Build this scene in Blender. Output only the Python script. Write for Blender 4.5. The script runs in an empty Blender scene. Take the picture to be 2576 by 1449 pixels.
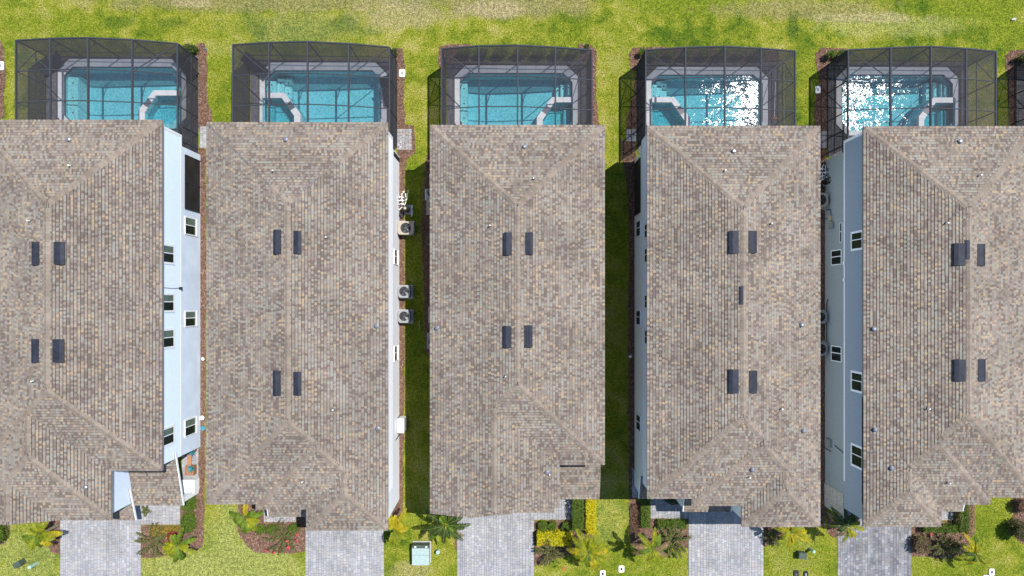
import bpy, math, random
import numpy as np
from mathutils import Vector, Matrix
from mathutils.geometry import tessellate_polygon

random.seed(7)
np.random.seed(7)
SC = bpy.context.scene
COL = SC.collection

# ------------------------------------------------------------------ image coordinates
# positions are kept as image pixel coordinates (40 units = 1 m) about the point under the drone
S, CX, CY, CAMH = 40.0, 1288.0, 755.0, 44.8
HE = 5.36                                   # eave height of the two-storey houses
KE = CAMH / (CAMH - HE)


def W(px, py, h=0.0):
    k = (CAMH - h) / CAMH
    return Vector(((px - CX) / S * k, -(py - CY) / S * k, h))


def G(px, py):
    return ((px - CX) / S, -(py - CY) / S)


# ------------------------------------------------------------------ camera
cam_d = bpy.data.cameras.new("camera")
cam = bpy.data.objects.new("camera", cam_d)
COL.objects.link(cam)
cam.location = (0, 0, CAMH)
cam.rotation_euler = (0, 0, 0)
cam_d.sensor_width = 36.0
cam_d.lens = 36.0 * CAMH / (2576 / S)
cam_d.shift_y = (CY - 724.5) / 2576.0
cam_d.clip_end = 2000
SC.camera = cam

# ------------------------------------------------------------------ light
SUN = Vector((0.722, 0.510, 1.789)).normalized()
world = bpy.data.worlds.new("World")
SC.world = world
world.use_nodes = True
wn = world.node_tree.nodes
sky = wn.new("ShaderNodeTexSky")
sky.sky_type = 'NISHITA'
sky.sun_disc = False
sky.air_density = 1.0
sky.dust_density = 0.0
sky.sun_elevation = math.asin(SUN.z)
sky.sun_rotation = math.atan2(SUN.x, SUN.y)
bg = wn["Background"]
bg.inputs[1].default_value = 0.13
world.node_tree.links.new(sky.outputs[0], bg.inputs[0])
sun_d = bpy.data.lights.new("sun", 'SUN')
sun_d.energy = 5.0
sun_d.angle = math.radians(0.5)
sun_d.color = (1.0, 0.965, 0.925)
sun = bpy.data.objects.new("sun", sun_d)
COL.objects.link(sun)
sun.rotation_euler = SUN.to_track_quat('Z', 'Y').to_euler()
sun.location = SUN * 80
SC.view_settings.view_transform = 'Standard'
SC.view_settings.look = 'None'
SC.view_settings.exposure = 0.50
SC.view_settings.gamma = 1
SC.view_settings.use_curve_mapping = False


# ------------------------------------------------------------------ materials
def srgb(r, g, b):
    f = lambda c: (c / 255 / 12.92) if c <= 10 else ((c / 255 + 0.055) / 1.055) ** 2.4
    return (f(r), f(g), f(b))


def mat(name, col, rough=0.8, var=0.12, scale=6.0, bump=0.0, bscale=60.0, metal=0.0, spec=0.3, grain=0.0, gscale=40.0, streak=0.0):
    """procedural principled material: base colour wandering with noise, fine grain and relief"""
    m = bpy.data.materials.new(name)
    m.use_nodes = True
    nt = m.node_tree
    b = nt.nodes["Principled BSDF"]
    b.inputs["Roughness"].default_value = rough
    b.inputs["Metallic"].default_value = metal
    b.inputs["Specular IOR Level"].default_value = spec
    geo = nt.nodes.new("ShaderNodeNewGeometry")
    n = nt.nodes.new("ShaderNodeTexNoise")
    n.inputs["Scale"].default_value = scale
    n.inputs["Detail"].default_value = 5
    nt.links.new(geo.outputs["Position"], n.inputs["Vector"])
    r = nt.nodes.new("ShaderNodeValToRGB")
    r.color_ramp.elements[0].position = 0.3
    r.color_ramp.elements[1].position = 0.7
    r.color_ramp.elements[0].color = tuple(c * (1 - var) for c in col) + (1,)
    r.color_ramp.elements[1].color = tuple(min(1, c * (1 + var)) for c in col) + (1,)
    nt.links.new(n.outputs["Fac"], r.inputs[0])
    out = r.outputs[0]
    if grain:
        n3 = nt.nodes.new("ShaderNodeTexNoise")
        n3.inputs["Scale"].default_value = gscale
        n3.inputs["Detail"].default_value = 2
        nt.links.new(geo.outputs["Position"], n3.inputs["Vector"])
        mr = nt.nodes.new("ShaderNodeMapRange")
        mr.inputs[1].default_value = 0.25
        mr.inputs[2].default_value = 0.75
        mr.inputs[3].default_value = 1 - grain
        mr.inputs[4].default_value = 1 + grain
        nt.links.new(n3.outputs["Fac"], mr.inputs[0])
        mx = nt.nodes.new("ShaderNodeVectorMath")
        mx.operation = 'SCALE'
        nt.links.new(out, mx.inputs[0])
        nt.links.new(mr.outputs[0], mx.inputs["Scale"])
        out = mx.outputs[0]
    if streak:
        vm = nt.nodes.new("ShaderNodeVectorMath")
        vm.operation = 'MULTIPLY'
        vm.inputs[1].default_value = (1.5, 0.16, 1)
        nt.links.new(geo.outputs["Position"], vm.inputs[0])
        n4 = nt.nodes.new("ShaderNodeTexNoise")
        n4.inputs["Scale"].default_value = 1.0
        n4.inputs["Detail"].default_value = 4
        nt.links.new(vm.outputs[0], n4.inputs["Vector"])
        m4 = nt.nodes.new("ShaderNodeMapRange")
        m4.inputs[1].default_value = 0.36
        m4.inputs[2].default_value = 0.62
        m4.inputs[3].default_value = 1 - streak
        m4.inputs[4].default_value = 1 + streak * .4
        nt.links.new(n4.outputs["Fac"], m4.inputs[0])
        s4 = nt.nodes.new("ShaderNodeVectorMath")
        s4.operation = 'SCALE'
        nt.links.new(out, s4.inputs[0])
        nt.links.new(m4.outputs[0], s4.inputs["Scale"])
        out = s4.outputs[0]
    nt.links.new(out, b.inputs["Base Color"])
    if bump:
        n2 = nt.nodes.new("ShaderNodeTexNoise")
        n2.inputs["Scale"].default_value = bscale
        n2.inputs["Detail"].default_value = 3
        nt.links.new(geo.outputs["Position"], n2.inputs["Vector"])
        bp = nt.nodes.new("ShaderNodeBump")
        bp.inputs["Strength"].default_value = bump
        bp.inputs["Distance"].default_value = 0.02
        nt.links.new(n2.outputs["Fac"], bp.inputs["Height"])
        nt.links.new(bp.outputs[0], b.inputs["Normal"])
    return m


def shingle_mat(name, c, var=0.14):
    return mat(name, c, rough=0.95, var=var, scale=0.45, bump=0.25, bscale=90, spec=0.1, grain=0.12, gscale=55)


SH = [shingle_mat("shingle_taupe", (0.190, 0.157, 0.130)),
      shingle_mat("shingle_brown", (0.132, 0.105, 0.089)),
      shingle_mat("shingle_grey", (0.217, 0.203, 0.172)),
      shingle_mat("shingle_tan", (0.279, 0.213, 0.142)),
      shingle_mat("shingle_light", (0.221, 0.183, 0.146)),
      shingle_mat("shingle_dusk", (0.160, 0.130, 0.110))]
CAPM = [shingle_mat("cap_a", (0.200, 0.163, 0.130)), shingle_mat("cap_b", (0.177, 0.143, 0.114)),
        shingle_mat("cap_c", (0.219, 0.180, 0.145))]
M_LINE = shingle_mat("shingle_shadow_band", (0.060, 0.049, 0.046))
M_DECK = mat("roof_deck", (0.10, 0.085, 0.078), var=0.1)
M_DRIP = mat("drip_edge", (0.20, 0.17, 0.15), rough=0.6)
M_WHITE = mat("white_trim", (0.72, 0.73, 0.74), rough=0.55, var=0.03)
M_GREYTRIM = mat("pale_trim", (0.82, 0.85, 0.88), rough=0.55, var=0.03)
M_GLASS = mat("window_glass", (0.012, 0.018, 0.018), rough=0.06, var=0.3, scale=1.0, spec=0.6)
M_SHADE = mat("window_shade", (0.10, 0.14, 0.11), rough=0.4, var=0.2, scale=2)
M_VENT = mat("vent_metal", (0.020, 0.023, 0.034), rough=0.6, var=0.3, scale=3, spec=0.18)
M_GALV = mat("galvanised", (0.24, 0.25, 0.28), rough=0.35, metal=0.6, var=0.08)
M_PVC = mat("pvc_white", (0.75, 0.75, 0.73), rough=0.4, var=0.03)
M_BLACK = mat("black_plastic", (0.018, 0.018, 0.02), rough=0.4, var=0.2)
M_CONC = mat("concrete", (0.36, 0.36, 0.35), rough=0.9, var=0.12, scale=5, grain=0.12)
M_ACG = mat("ac_grey", (0.24, 0.245, 0.245), rough=0.45, var=0.05)
M_ACT = mat("ac_tan", (0.33, 0.29, 0.225), rough=0.5, var=0.05)
M_FAN = mat("fan_blade", (0.09, 0.09, 0.095), rough=0.35, metal=0.3, var=0.1)
M_FANB = mat("fan_well", (0.03, 0.03, 0.033), rough=0.5, var=0.2)
M_BEAM = mat("bronze_aluminium", (0.040, 0.045, 0.054), rough=0.75, var=0.08, spec=0.12)
M_SAND = mat("joint_sand", (0.085, 0.082, 0.08), var=0.2, scale=8)
M_COPE = mat("coping_concrete", (0.74, 0.74, 0.75), rough=0.85, var=0.07, scale=4, grain=0.06)
M_COPE2 = mat("coping_concrete_pale", (0.68, 0.68, 0.70), rough=0.85, var=0.07, scale=4, grain=0.06)
M_STONE = mat("stone_veneer", (0.42, 0.39, 0.36), rough=0.9, var=0.35, scale=9, bump=0.5, bscale=12)
M_WOOD = mat("cedar", (0.27, 0.125, 0.06), rough=0.6, var=0.25, scale=3, grain=0.15)
M_WOOD2 = mat("cedar_light", (0.34, 0.18, 0.10), rough=0.6, var=0.2, scale=3, grain=0.15)
M_AGAVE = mat("agave_leaf", (0.03, 0.17, 0.20), rough=0.5, var=0.35, scale=12)
M_TRUNK = mat("palm_trunk", (0.20, 0.17, 0.12), rough=0.9, var=0.3, scale=14, bump=0.4)
M_STEM = mat("shrub_stem", (0.12, 0.085, 0.05), rough=0.9, var=0.3, scale=14)
M_PGREEN = mat("pale_green_paint", (0.31, 0.40, 0.375), rough=0.45, var=0.08)
M_PCYL = mat("pedestal_green", (0.30, 0.46, 0.37), rough=0.4, var=0.08)
M_DGREEN = mat("dark_green_plastic", (0.055, 0.075, 0.058), rough=0.5, var=0.2)
M_TEAL = mat("teal_lid", (0.04, 0.22, 0.27), rough=0.5, var=0.15)
M_BEIGE = mat("beige_box", (0.42, 0.36, 0.22), rough=0.5, var=0.06)
PAVE = [mat("paver_a", (0.285, 0.282, 0.291), rough=0.9, var=0.13, scale=0.7, grain=0.12, streak=0.09),
        mat("paver_b", (0.245, 0.245, 0.258), rough=0.9, var=0.13, scale=0.7, grain=0.12, streak=0.09),
        mat("paver_c", (0.330, 0.327, 0.325), rough=0.9, var=0.13, scale=0.7, grain=0.12, streak=0.09),
        mat("paver_d", (0.295, 0.280, 0.270), rough=0.9, var=0.13, scale=0.7, grain=0.12, streak=0.09)]
PAVD = [mat("paver_worn_a", (0.190, 0.190, 0.202), rough=0.9, var=0.2, scale=1.2, grain=0.14, streak=0.15),
        mat("paver_worn_b", (0.150, 0.150, 0.165), rough=0.9, var=0.2, scale=1.2, grain=0.14, streak=0.15),
        mat("paver_worn_c", (0.245, 0.245, 0.255), rough=0.9, var=0.2, scale=1.2, grain=0.14, streak=0.15),
        mat("paver_worn_d", (0.198, 0.186, 0.184), rough=0.9, var=0.2, scale=1.2, grain=0.14, streak=0.15)]
DECKP = [mat("deck_paver_a", (0.128, 0.123, 0.132), rough=0.9, var=0.12, scale=2),
         mat("deck_paver_b", (0.100, 0.096, 0.104), rough=0.9, var=0.12, scale=2),
         mat("deck_paver_c", (0.150, 0.145, 0.153), rough=0.9, var=0.12, scale=2)]
M_PETAL = mat("red_petal", (0.55, 0.05, 0.07), rough=0.6, var=0.2)


def leaf_mat(name, a, b, scale=9.0, transl=0.33):
    m = bpy.data.materials.new(name)
    m.use_nodes = True
    nt = m.node_tree
    nt.nodes.clear()
    out = nt.nodes.new("ShaderNodeOutputMaterial")
    geo = nt.nodes.new("ShaderNodeNewGeometry")
    n = nt.nodes.new("ShaderNodeTexNoise")
    n.inputs["Scale"].default_value = scale
    n.inputs["Detail"].default_value = 3
    r = nt.nodes.new("ShaderNodeValToRGB")
    r.color_ramp.elements[0].position = 0.35
    r.color_ramp.elements[1].position = 0.65
    r.color_ramp.elements[0].color = a + (1,)
    r.color_ramp.elements[1].color = b + (1,)
    d = nt.nodes.new("ShaderNodeBsdfPrincipled")
    d.inputs["Roughness"].default_value = 0.55
    d.inputs["Specular IOR Level"].default_value = 0.25
    t = nt.nodes.new("ShaderNodeBsdfTranslucent")
    mx = nt.nodes.new("ShaderNodeMixShader")
    mx.inputs[0].default_value = transl
    L = nt.links.new
    L(geo.outputs["Position"], n.inputs["Vector"])
    L(n.outputs["Fac"], r.inputs[0])
    L(r.outputs[0], d.inputs["Base Color"])
    L(r.outputs[0], t.inputs["Color"])
    L(d.outputs[0], mx.inputs[1])
    L(t.outputs[0], mx.inputs[2])
    L(mx.outputs[0], out.inputs[0])
    return m


LF_GREEN = leaf_mat("leaf_green", (0.045, 0.085, 0.008), (0.11, 0.17, 0.012))
LF_YELLOW = leaf_mat("leaf_yellow", (0.36, 0.33, 0.005), (0.58, 0.50, 0.006))
LF_DARK = leaf_mat("leaf_dark", (0.025, 0.045, 0.010), (0.06, 0.085, 0.018))
LF_OLIVE = leaf_mat("leaf_olive", (0.085, 0.095, 0.030), (0.17, 0.18, 0.05))
LF_PALMY = leaf_mat("frond_yellow_green", (0.16, 0.20, 0.008), (0.34, 0.34, 0.010), 4)
LF_PALMG = leaf_mat("frond_green", (0.06, 0.12, 0.008), (0.16, 0.24, 0.014), 4)
LF_PALMD = leaf_mat("frond_dark", (0.022, 0.048, 0.012), (0.07, 0.11, 0.018), 4)
LF_PALMO = leaf_mat("frond_gold", (0.30, 0.25, 0.008), (0.50, 0.40, 0.012), 4)
LF_BROWN = leaf_mat("frond_brown", (0.20, 0.12, 0.06), (0.34, 0.22, 0.12), 6)
LF_RUST = leaf_mat("leaf_rust", (0.10, 0.02, 0.012), (0.25, 0.05, 0.02), 10)
LF_AMBER = leaf_mat("leaf_amber", (0.16, 0.13, 0.02), (0.33, 0.22, 0.03), 8)
LF_PURP = leaf_mat("leaf_maroon", (0.09, 0.05, 0.035), (0.17, 0.10, 0.06), 8)
M_RIB = mat("frond_rib", (0.16, 0.20, 0.04), rough=0.5, var=0.1)


def screen_mat():
    m = bpy.data.materials.new("insect_screen")
    m.use_nodes = True
    nt = m.node_tree
    nt.nodes.clear()
    out = nt.nodes.new("ShaderNodeOutputMaterial")
    geo = nt.nodes.new("ShaderNodeNewGeometry")
    dot = nt.nodes.new("ShaderNodeVectorMath")
    dot.operation = 'DOT_PRODUCT'
    ab = nt.nodes.new("ShaderNodeMath")
    ab.operation = 'ABSOLUTE'
    mxx = nt.nodes.new("ShaderNodeMath")
    mxx.operation = 'MAXIMUM'
    mxx.inputs[1].default_value = 0.12
    inv = nt.nodes.new("ShaderNodeMath")
    inv.operation = 'DIVIDE'
    inv.inputs[0].default_value = 1.0
    pw = nt.nodes.new("ShaderNodeMath")
    pw.operation = 'POWER'
    pw.inputs[0].default_value = 0.65          # open share of the weave seen square on
    tr = nt.nodes.new("ShaderNodeBsdfTransparent")
    df = nt.nodes.new("ShaderNodeBsdfDiffuse")
    df.inputs[0].default_value = (0.055, 0.052, 0.057, 1)
    mx = nt.nodes.new("ShaderNodeMixShader")
    L = nt.links.new
    L(geo.outputs["Incoming"], dot.inputs[0])
    L(geo.outputs["Normal"], dot.inputs[1])
    L(dot.outputs["Value"], ab.inputs[0])
    L(ab.outputs[0], mxx.inputs[0])
    L(mxx.outputs[0], inv.inputs[1])
    L(inv.outputs[0], pw.inputs[1])
    L(pw.outputs[0], mx.inputs[0])
    L(df.outputs[0], mx.inputs[1])
    L(tr.outputs[0], mx.inputs[2])
    L(mx.outputs[0], out.inputs[0])
    return m


M_SCREEN = screen_mat()


def water_mat():
    m = bpy.data.materials.new("pool_water")
    m.use_nodes = True
    nt = m.node_tree
    nt.nodes.clear()
    L = nt.links.new
    out = nt.nodes.new("ShaderNodeOutputMaterial")
    geo = nt.nodes.new("ShaderNodeNewGeometry")
    # the chop of the surface: small facets, each tilted its own way
    def facets(scale, amp, prev):
        v = nt.nodes.new("ShaderNodeTexVoronoi")
        v.inputs["Scale"].default_value = scale
        L(geo.outputs["Position"], v.inputs["Vector"])
        a = nt.nodes.new("ShaderNodeVectorMath")
        a.operation = 'SUBTRACT'
        a.inputs[1].default_value = (.5, .5, .5)
        L(v.outputs["Color"], a.inputs[0])
        k = nt.nodes.new("ShaderNodeVectorMath")
        k.operation = 'MULTIPLY_ADD'
        k.inputs[1].default_value = (amp, amp, 0)
        L(a.outputs[0], k.inputs[0])
        L(prev, k.inputs[2])
        return k.outputs[0]
    nn = facets(4.0, 0.030, geo.outputs["Normal"])
    nn = facets(14.0, 0.045, nn)
    nn = facets(33.0, 0.048, nn)
    nrm = nt.nodes.new("ShaderNodeVectorMath")
    nrm.operation = 'NORMALIZE'
    L(nn, nrm.inputs[0])
    gl = nt.nodes.new("ShaderNodeBsdfGlossy")
    gl.distribution = 'BECKMANN'
    gl.inputs["Roughness"].default_value = 0.12
    fr = nt.nodes.new("ShaderNodeFresnel")
    fr.inputs["IOR"].default_value = 1.33
    tr = nt.nodes.new("ShaderNodeBsdfTransparent")
    # caustic light painted into the water tint as a net of paler lines
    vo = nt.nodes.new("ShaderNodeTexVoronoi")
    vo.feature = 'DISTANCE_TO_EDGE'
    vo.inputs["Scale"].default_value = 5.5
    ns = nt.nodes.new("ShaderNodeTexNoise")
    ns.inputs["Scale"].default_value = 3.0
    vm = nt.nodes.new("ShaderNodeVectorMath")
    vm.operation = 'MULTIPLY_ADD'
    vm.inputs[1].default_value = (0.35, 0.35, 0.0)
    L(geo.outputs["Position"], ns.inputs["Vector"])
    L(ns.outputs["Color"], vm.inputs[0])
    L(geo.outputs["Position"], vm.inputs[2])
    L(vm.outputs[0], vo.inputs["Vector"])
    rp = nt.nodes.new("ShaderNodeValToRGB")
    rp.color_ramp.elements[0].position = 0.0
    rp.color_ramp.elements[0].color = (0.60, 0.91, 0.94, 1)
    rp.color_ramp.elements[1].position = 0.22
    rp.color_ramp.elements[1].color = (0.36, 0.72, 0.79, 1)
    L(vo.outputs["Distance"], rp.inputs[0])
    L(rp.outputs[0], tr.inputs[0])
    mx = nt.nodes.new("ShaderNodeMixShader")
    L(nrm.outputs[0], gl.inputs["Normal"])
    L(nrm.outputs[0], fr.inputs["Normal"])
    L(fr.outputs[0], mx.inputs[0])
    L(tr.outputs[0], mx.inputs[1])
    L(gl.outputs[0], mx.inputs[2])
    L(mx.outputs[0], out.inputs[0])
    return m


M_WATER = water_mat()
M_PLASTER = mat("pool_plaster", (0.48, 0.70, 0.74), rough=0.8, var=0.06, scale=1.5)
M_LEDGE = mat("pool_ledge", (0.80, 0.86, 0.84), rough=0.8, var=0.10, scale=14)
M_TILE = mat("waterline_tile", (0.10, 0.12, 0.15), rough=0.4, var=0.3, scale=10)
M_DOT = mat("step_tile", (0.02, 0.05, 0.10), rough=0.4)


def lawn_mat():
    m = bpy.data.materials.new("lawn_grass")
    m.use_nodes = True
    nt = m.node_tree
    L = nt.links.new
    b = nt.nodes["Principled BSDF"]
    b.inputs["Roughness"].default_value = 0.9
    b.inputs["Specular IOR Level"].default_value = 0.1
    geo = nt.nodes.new("ShaderNodeNewGeometry")

    def noise(scale, det, dist=0.0):
        n = nt.nodes.new("ShaderNodeTexNoise")
        n.inputs["Scale"].default_value = scale
        n.inputs["Detail"].default_value = det
        n.inputs["Distortion"].default_value = dist
        L(geo.outputs["Position"], n.inputs["Vector"])
        return n.outputs["Fac"]

    def ramp(src, els):
        r = nt.nodes.new("ShaderNodeValToRGB")
        e = r.color_ramp.elements
        e[0].position, e[0].color = els[0][0], els[0][1] + (1,)
        e[1].position, e[1].color = els[-1][0], els[-1][1] + (1,)
        for p, c in els[1:-1]:
            x = e.new(p)
            x.color = c + (1,)
        L(src, r.inputs[0])
        return r.outputs[0]

    def mix(f, a, c):
        mm = nt.nodes.new("ShaderNodeMix")
        mm.data_type = 'RGBA'
        L(f, mm.inputs[0])
        L(a, mm.inputs[6])
        L(c, mm.inputs[7])
        return mm.outputs[2]

    def math_(op, a, b_, c_=None):
        n = nt.nodes.new("ShaderNodeMath")
        n.operation = op
        for k, v in enumerate((a, b_, c_)):
            if v is None:
                continue
            if isinstance(v, (int, float)):
                n.inputs[k].default_value = v
            else:
                L(v, n.inputs[k])
        return n.outputs[0]

    big, midn, sml = noise(0.22, 3, 0.3), noise(1.1, 6, 0.4), noise(5.0, 5)
    f = math_('MULTIPLY_ADD', big, .40, math_('MULTIPLY_ADD', midn, .38, math_('MULTIPLY', sml, .22)))
    c = ramp(f, [(0.38, (0.045, 0.085, 0.006)), (0.455, (0.108, 0.142, 0.010)), (0.525, (0.183, 0.194, 0.020)), (0.61, (0.255, 0.236, 0.062))])
    sep = nt.nodes.new("ShaderNodeSeparateXYZ")
    L(geo.outputs["Position"], sep.inputs[0])
    warp = noise(0.8, 5, 0.3)

    def patch(cx, cy, rx, ry, col2, amount):
        """a worn, pale or lush spot of the lawn with a ragged edge"""
        nonlocal c
        ux = math_('DIVIDE', math_('SUBTRACT', sep.outputs["X"], cx), rx)
        uy = math_('DIVIDE', math_('SUBTRACT', sep.outputs["Y"], cy), ry)
        d = math_('SQRT', math_('ADD', math_('MULTIPLY', ux, ux), math_('MULTIPLY', uy, uy)), 0)
        d = math_('ADD', d, math_('MULTIPLY_ADD', warp, 1.5, -.75))
        mp = nt.nodes.new("ShaderNodeMapRange")
        mp.inputs[1].default_value = 1.05
        mp.inputs[2].default_value = .55
        mp.inputs[4].default_value = amount
        L(d, mp.inputs[0])
        cr = ramp(sml, [(.36, tuple(v * .72 for v in col2)), (.64, tuple(v * 1.28 for v in col2))])
        c = mix(mp.outputs[0], c, cr)

    gpt = lambda px, py: ((px - CX) / S, -(py - CY) / S)
    BROWN, STRAW, LUSH, PALE, SAGE, DEEP = (.185, .165, .062), (.27, .225, .115), (.118, .152, .010), (.215, .228, .060), (.150, .165, .055), (.045, .085, .010)
    for (px, py, rx, ry, cc, am) in (
            (700, 6, 560, 30, BROWN, .75), (1000, 36, 140, 46, STRAW, .6), (1300, 12, 240, 40, BROWN, .85), (1250, 22, 90, 26, STRAW, .8),
            (480, 8, 60, 14, STRAW, .6), (1720, 8, 190, 36, LUSH, .9), (2020, 25, 260, 30, BROWN, .7), (2240, 62, 230, 34, PALE, .65), (2200, 45, 160, 16, STRAW, .6),
            (2420, 20, 110, 30, LUSH, .8), (1997, 70, 20, 44, DEEP, .75), (750, 70, 190, 50, SAGE, .5), (640, 75, 40, 22, DEEP, .45), (860, 62, 45, 26, DEEP, .45),
            (180, 60, 300, 38, LUSH, .45), (300, 55, 55, 18, DEEP, .5), (430, 58, 60, 16, DEEP, .5), (1440, 95, 60, 60, LUSH, .5), (1560, 220, 40, 200, LUSH, .4),
            (2530, 60, 60, 60, LUSH, .8), (550, 200, 50, 130, LUSH, .5), (2018, 200, 40, 130, LUSH, .4),
            (620, 1420, 190, 90, PALE, .85), (640, 1310, 130, 90, PALE, .7), (440, 1430, 120, 40, PALE, .8), (60, 1400, 130, 90, PALE, .7), (80, 1395, 40, 26, DEEP, .3),
            (1035, 1440, 60, 30, STRAW, .45), (1530, 1300, 60, 70, PALE, .4), (1640, 1425, 130, 60, LUSH, .5), (2010, 1400, 110, 80, LUSH, .6),
            (2480, 1320, 70, 90, LUSH, .5), (2400, 1430, 160, 50, LUSH, .5), (1550, 700, 60, 400, LUSH, .4), (1050, 800, 50, 500, LUSH, .5)):
        x, y = gpt(px, py)
        patch(x, y, rx / S, ry / S, cc, am)
    fine = nt.nodes.new("ShaderNodeMapRange")
    fine.inputs[1].default_value = 0.36
    fine.inputs[2].default_value = 0.64
    fine.inputs[3].default_value = 0.5
    fine.inputs[4].default_value = 1.45
    L(noise(14, 6), fine.inputs[0])
    sc = nt.nodes.new("ShaderNodeVectorMath")
    sc.operation = 'SCALE'
    L(c, sc.inputs[0])
    L(fine.outputs[0], sc.inputs["Scale"])
    L(sc.outputs[0], b.inputs["Base Color"])
    bp = nt.nodes.new("ShaderNodeBump")
    bp.inputs["Strength"].default_value = 0.6
    bp.inputs["Distance"].default_value = 0.03
    L(noise(26, 4), bp.inputs["Height"])
    L(bp.outputs[0], b.inputs["Normal"])
    return m


M_LAWN = lawn_mat()
M_MULCH = mat("mulch", (0.125, 0.070, 0.046), rough=0.95, var=0.35, scale=5, bump=0.7, bscale=30, grain=0.45, gscale=22)
M_CHIP = [mat("chip_a", (0.16, 0.092, 0.062), rough=0.95, var=0.3, scale=9),
          mat("chip_b", (0.09, 0.048, 0.033), rough=0.95, var=0.3, scale=9),
          mat("chip_c", (0.25, 0.165, 0.120), rough=0.95, var=0.3, scale=9)]


# ------------------------------------------------------------------ mesh helpers
def wloc(o):
    v = Vector((0, 0, 0))
    while o:
        v = v + o.location
        o = o.parent
    return v


class MB:
    def __init__(self):
        self.v, self.f, self.m = [], [], []

    def add(self, vs, fs, mi=0):
        n = len(self.v)
        self.v.extend([tuple(p) for p in vs])
        for f in fs:
            self.f.append(tuple(i + n for i in f))
            self.m.append(mi)

    def quad(self, a, b, c, d, mi=0):
        self.add([a, b, c, d], [(0, 1, 2, 3)], mi)

    def box(self, x0, x1, y0, y1, z0, z1, mi=0):
        vs = [(x0, y0, z0), (x1, y0, z0), (x1, y1, z0), (x0, y1, z0), (x0, y0, z1), (x1, y0, z1), (x1, y1, z1), (x0, y1, z1)]
        self.add(vs, [(3, 2, 1, 0), (4, 5, 6, 7), (0, 1, 5, 4), (1, 2, 6, 5), (2, 3, 7, 6), (3, 0, 4, 7)], mi)

    def beam(self, a, b, w, h, mi=0):
        a, b = Vector(a), Vector(b)
        d = (b - a).normalized()
        up = Vector((0, 0, 1)) if abs(d.z) < 0.95 else Vector((0, 1, 0))
        s = d.cross(up).normalized()
        u = s.cross(d).normalized()
        vs = []
        for p in (a, b):
            for (i, j) in ((-1, -1), (1, -1), (1, 1), (-1, 1)):
                vs.append(p + s * (i * w / 2) + u * (j * h / 2))
        self.add(vs, [(0, 1, 2, 3), (7, 6, 5, 4), (0, 4, 5, 1), (1, 5, 6, 2), (2, 6, 7, 3), (3, 7, 4, 0)], mi)

    def cyl(self, x, y, z0, z1, r, n=12, mi=0, r2=None, cap=True):
        r2 = r if r2 is None else r2
        vs = [(x + r * math.cos(2 * math.pi * i / n), y + r * math.sin(2 * math.pi * i / n), z0) for i in range(n)]
        vs += [(x + r2 * math.cos(2 * math.pi * i / n), y + r2 * math.sin(2 * math.pi * i / n), z1) for i in range(n)]
        fs = [(i, (i + 1) % n, n + (i + 1) % n, n + i) for i in range(n)]
        if cap:
            fs += [tuple(range(n - 1, -1, -1)), tuple(range(n, 2 * n))]
        self.add(vs, fs, mi)

    def tube(self, pts, r, n=6, mi=0):
        pts = [Vector(p) for p in pts]
        rs = r if isinstance(r, (list, tuple)) else [r] * len(pts)
        vs = []
        for i, p in enumerate(pts):
            d = (pts[min(i + 1, len(pts) - 1)] - pts[max(i - 1, 0)]).normalized()
            up = Vector((0, 0, 1)) if abs(d.z) < 0.9 else Vector((1, 0, 0))
            s = d.cross(up).normalized()
            u = s.cross(d)
            for k in range(n):
                a = 2 * math.pi * k / n
                vs.append(p + (s * math.cos(a) + u * math.sin(a)) * rs[i])
        fs = []
        for i in range(len(pts) - 1):
            for k in range(n):
                fs.append((i * n + k, i * n + (k + 1) % n, (i + 1) * n + (k + 1) % n, (i + 1) * n + k))
        fs += [tuple(range(n - 1, -1, -1)), tuple((len(pts) - 1) * n + k for k in range(n))]
        self.add(vs, fs, mi)

    def prism(self, poly, z0, z1, mi=0, sides=True, bottom=False):
        n = len(poly)
        a = sum(poly[i][0] * poly[(i + 1) % n][1] - poly[(i + 1) % n][0] * poly[i][1] for i in range(n))
        if a < 0:
            poly = poly[::-1]
        vs = [(p[0], p[1], z0) for p in poly] + [(p[0], p[1], z1) for p in poly]
        fs = [tuple(range(n, 2 * n))]
        if sides:
            fs += [(i, (i + 1) % n, n + (i + 1) % n, n + i) for i in range(n)]
        if bottom:
            fs.append(tuple(range(n - 1, -1, -1)))
        self.add(vs, fs, mi)

    def build(self, name, mats, parent=None, **props):
        me = bpy.data.meshes.new(name)
        if not isinstance(mats, (list, tuple)):
            mats = [mats]
        for m in mats:
            me.materials.append(m)
        off = wloc(parent) if parent else Vector((0, 0, 0))
        if off.length > 0:
            va = (np.array(self.v, dtype=float) - np.array(off)).tolist()
        else:
            va = self.v
        me.from_pydata(va, [], self.f)
        if len(mats) > 1:
            me.polygons.foreach_set("material_index", self.m)
        me.update()
        o = bpy.data.objects.new(name, me)
        COL.objects.link(o)
        if parent:
            o.parent = parent
        for k, v in props.items():
            o[k] = v
        return o


def thing(name, label, cat, loc=(0, 0, 0), group=None):
    o = bpy.data.objects.new(name, None)
    o.empty_display_size = 0.3
    COL.objects.link(o)
    o.location = loc
    o['label'] = label
    o['category'] = cat
    if group:
        o['group'] = group
    return o


def tag(o, label, cat, group=None):
    o['label'] = label
    o['category'] = cat
    if group:
        o['group'] = group
    return o


def place(name, mesh, parent, loc, rot=None, scale=None):
    """a copy that shares mesh data"""
    o = bpy.data.objects.new(name, mesh)
    COL.objects.link(o)
    o.parent = parent
    o.location = Vector(loc) - (wloc(parent) if parent else Vector((0, 0, 0)))
    if rot is not None:
        o.rotation_euler = rot
    if scale is not None:
        o.scale = scale
    return o


def copy_tree(o, parent=None):
    c = o.copy()
    COL.objects.link(c)
    c.parent = parent
    for ch in list(o.children):
        copy_tree(ch, c)
    return c


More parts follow.
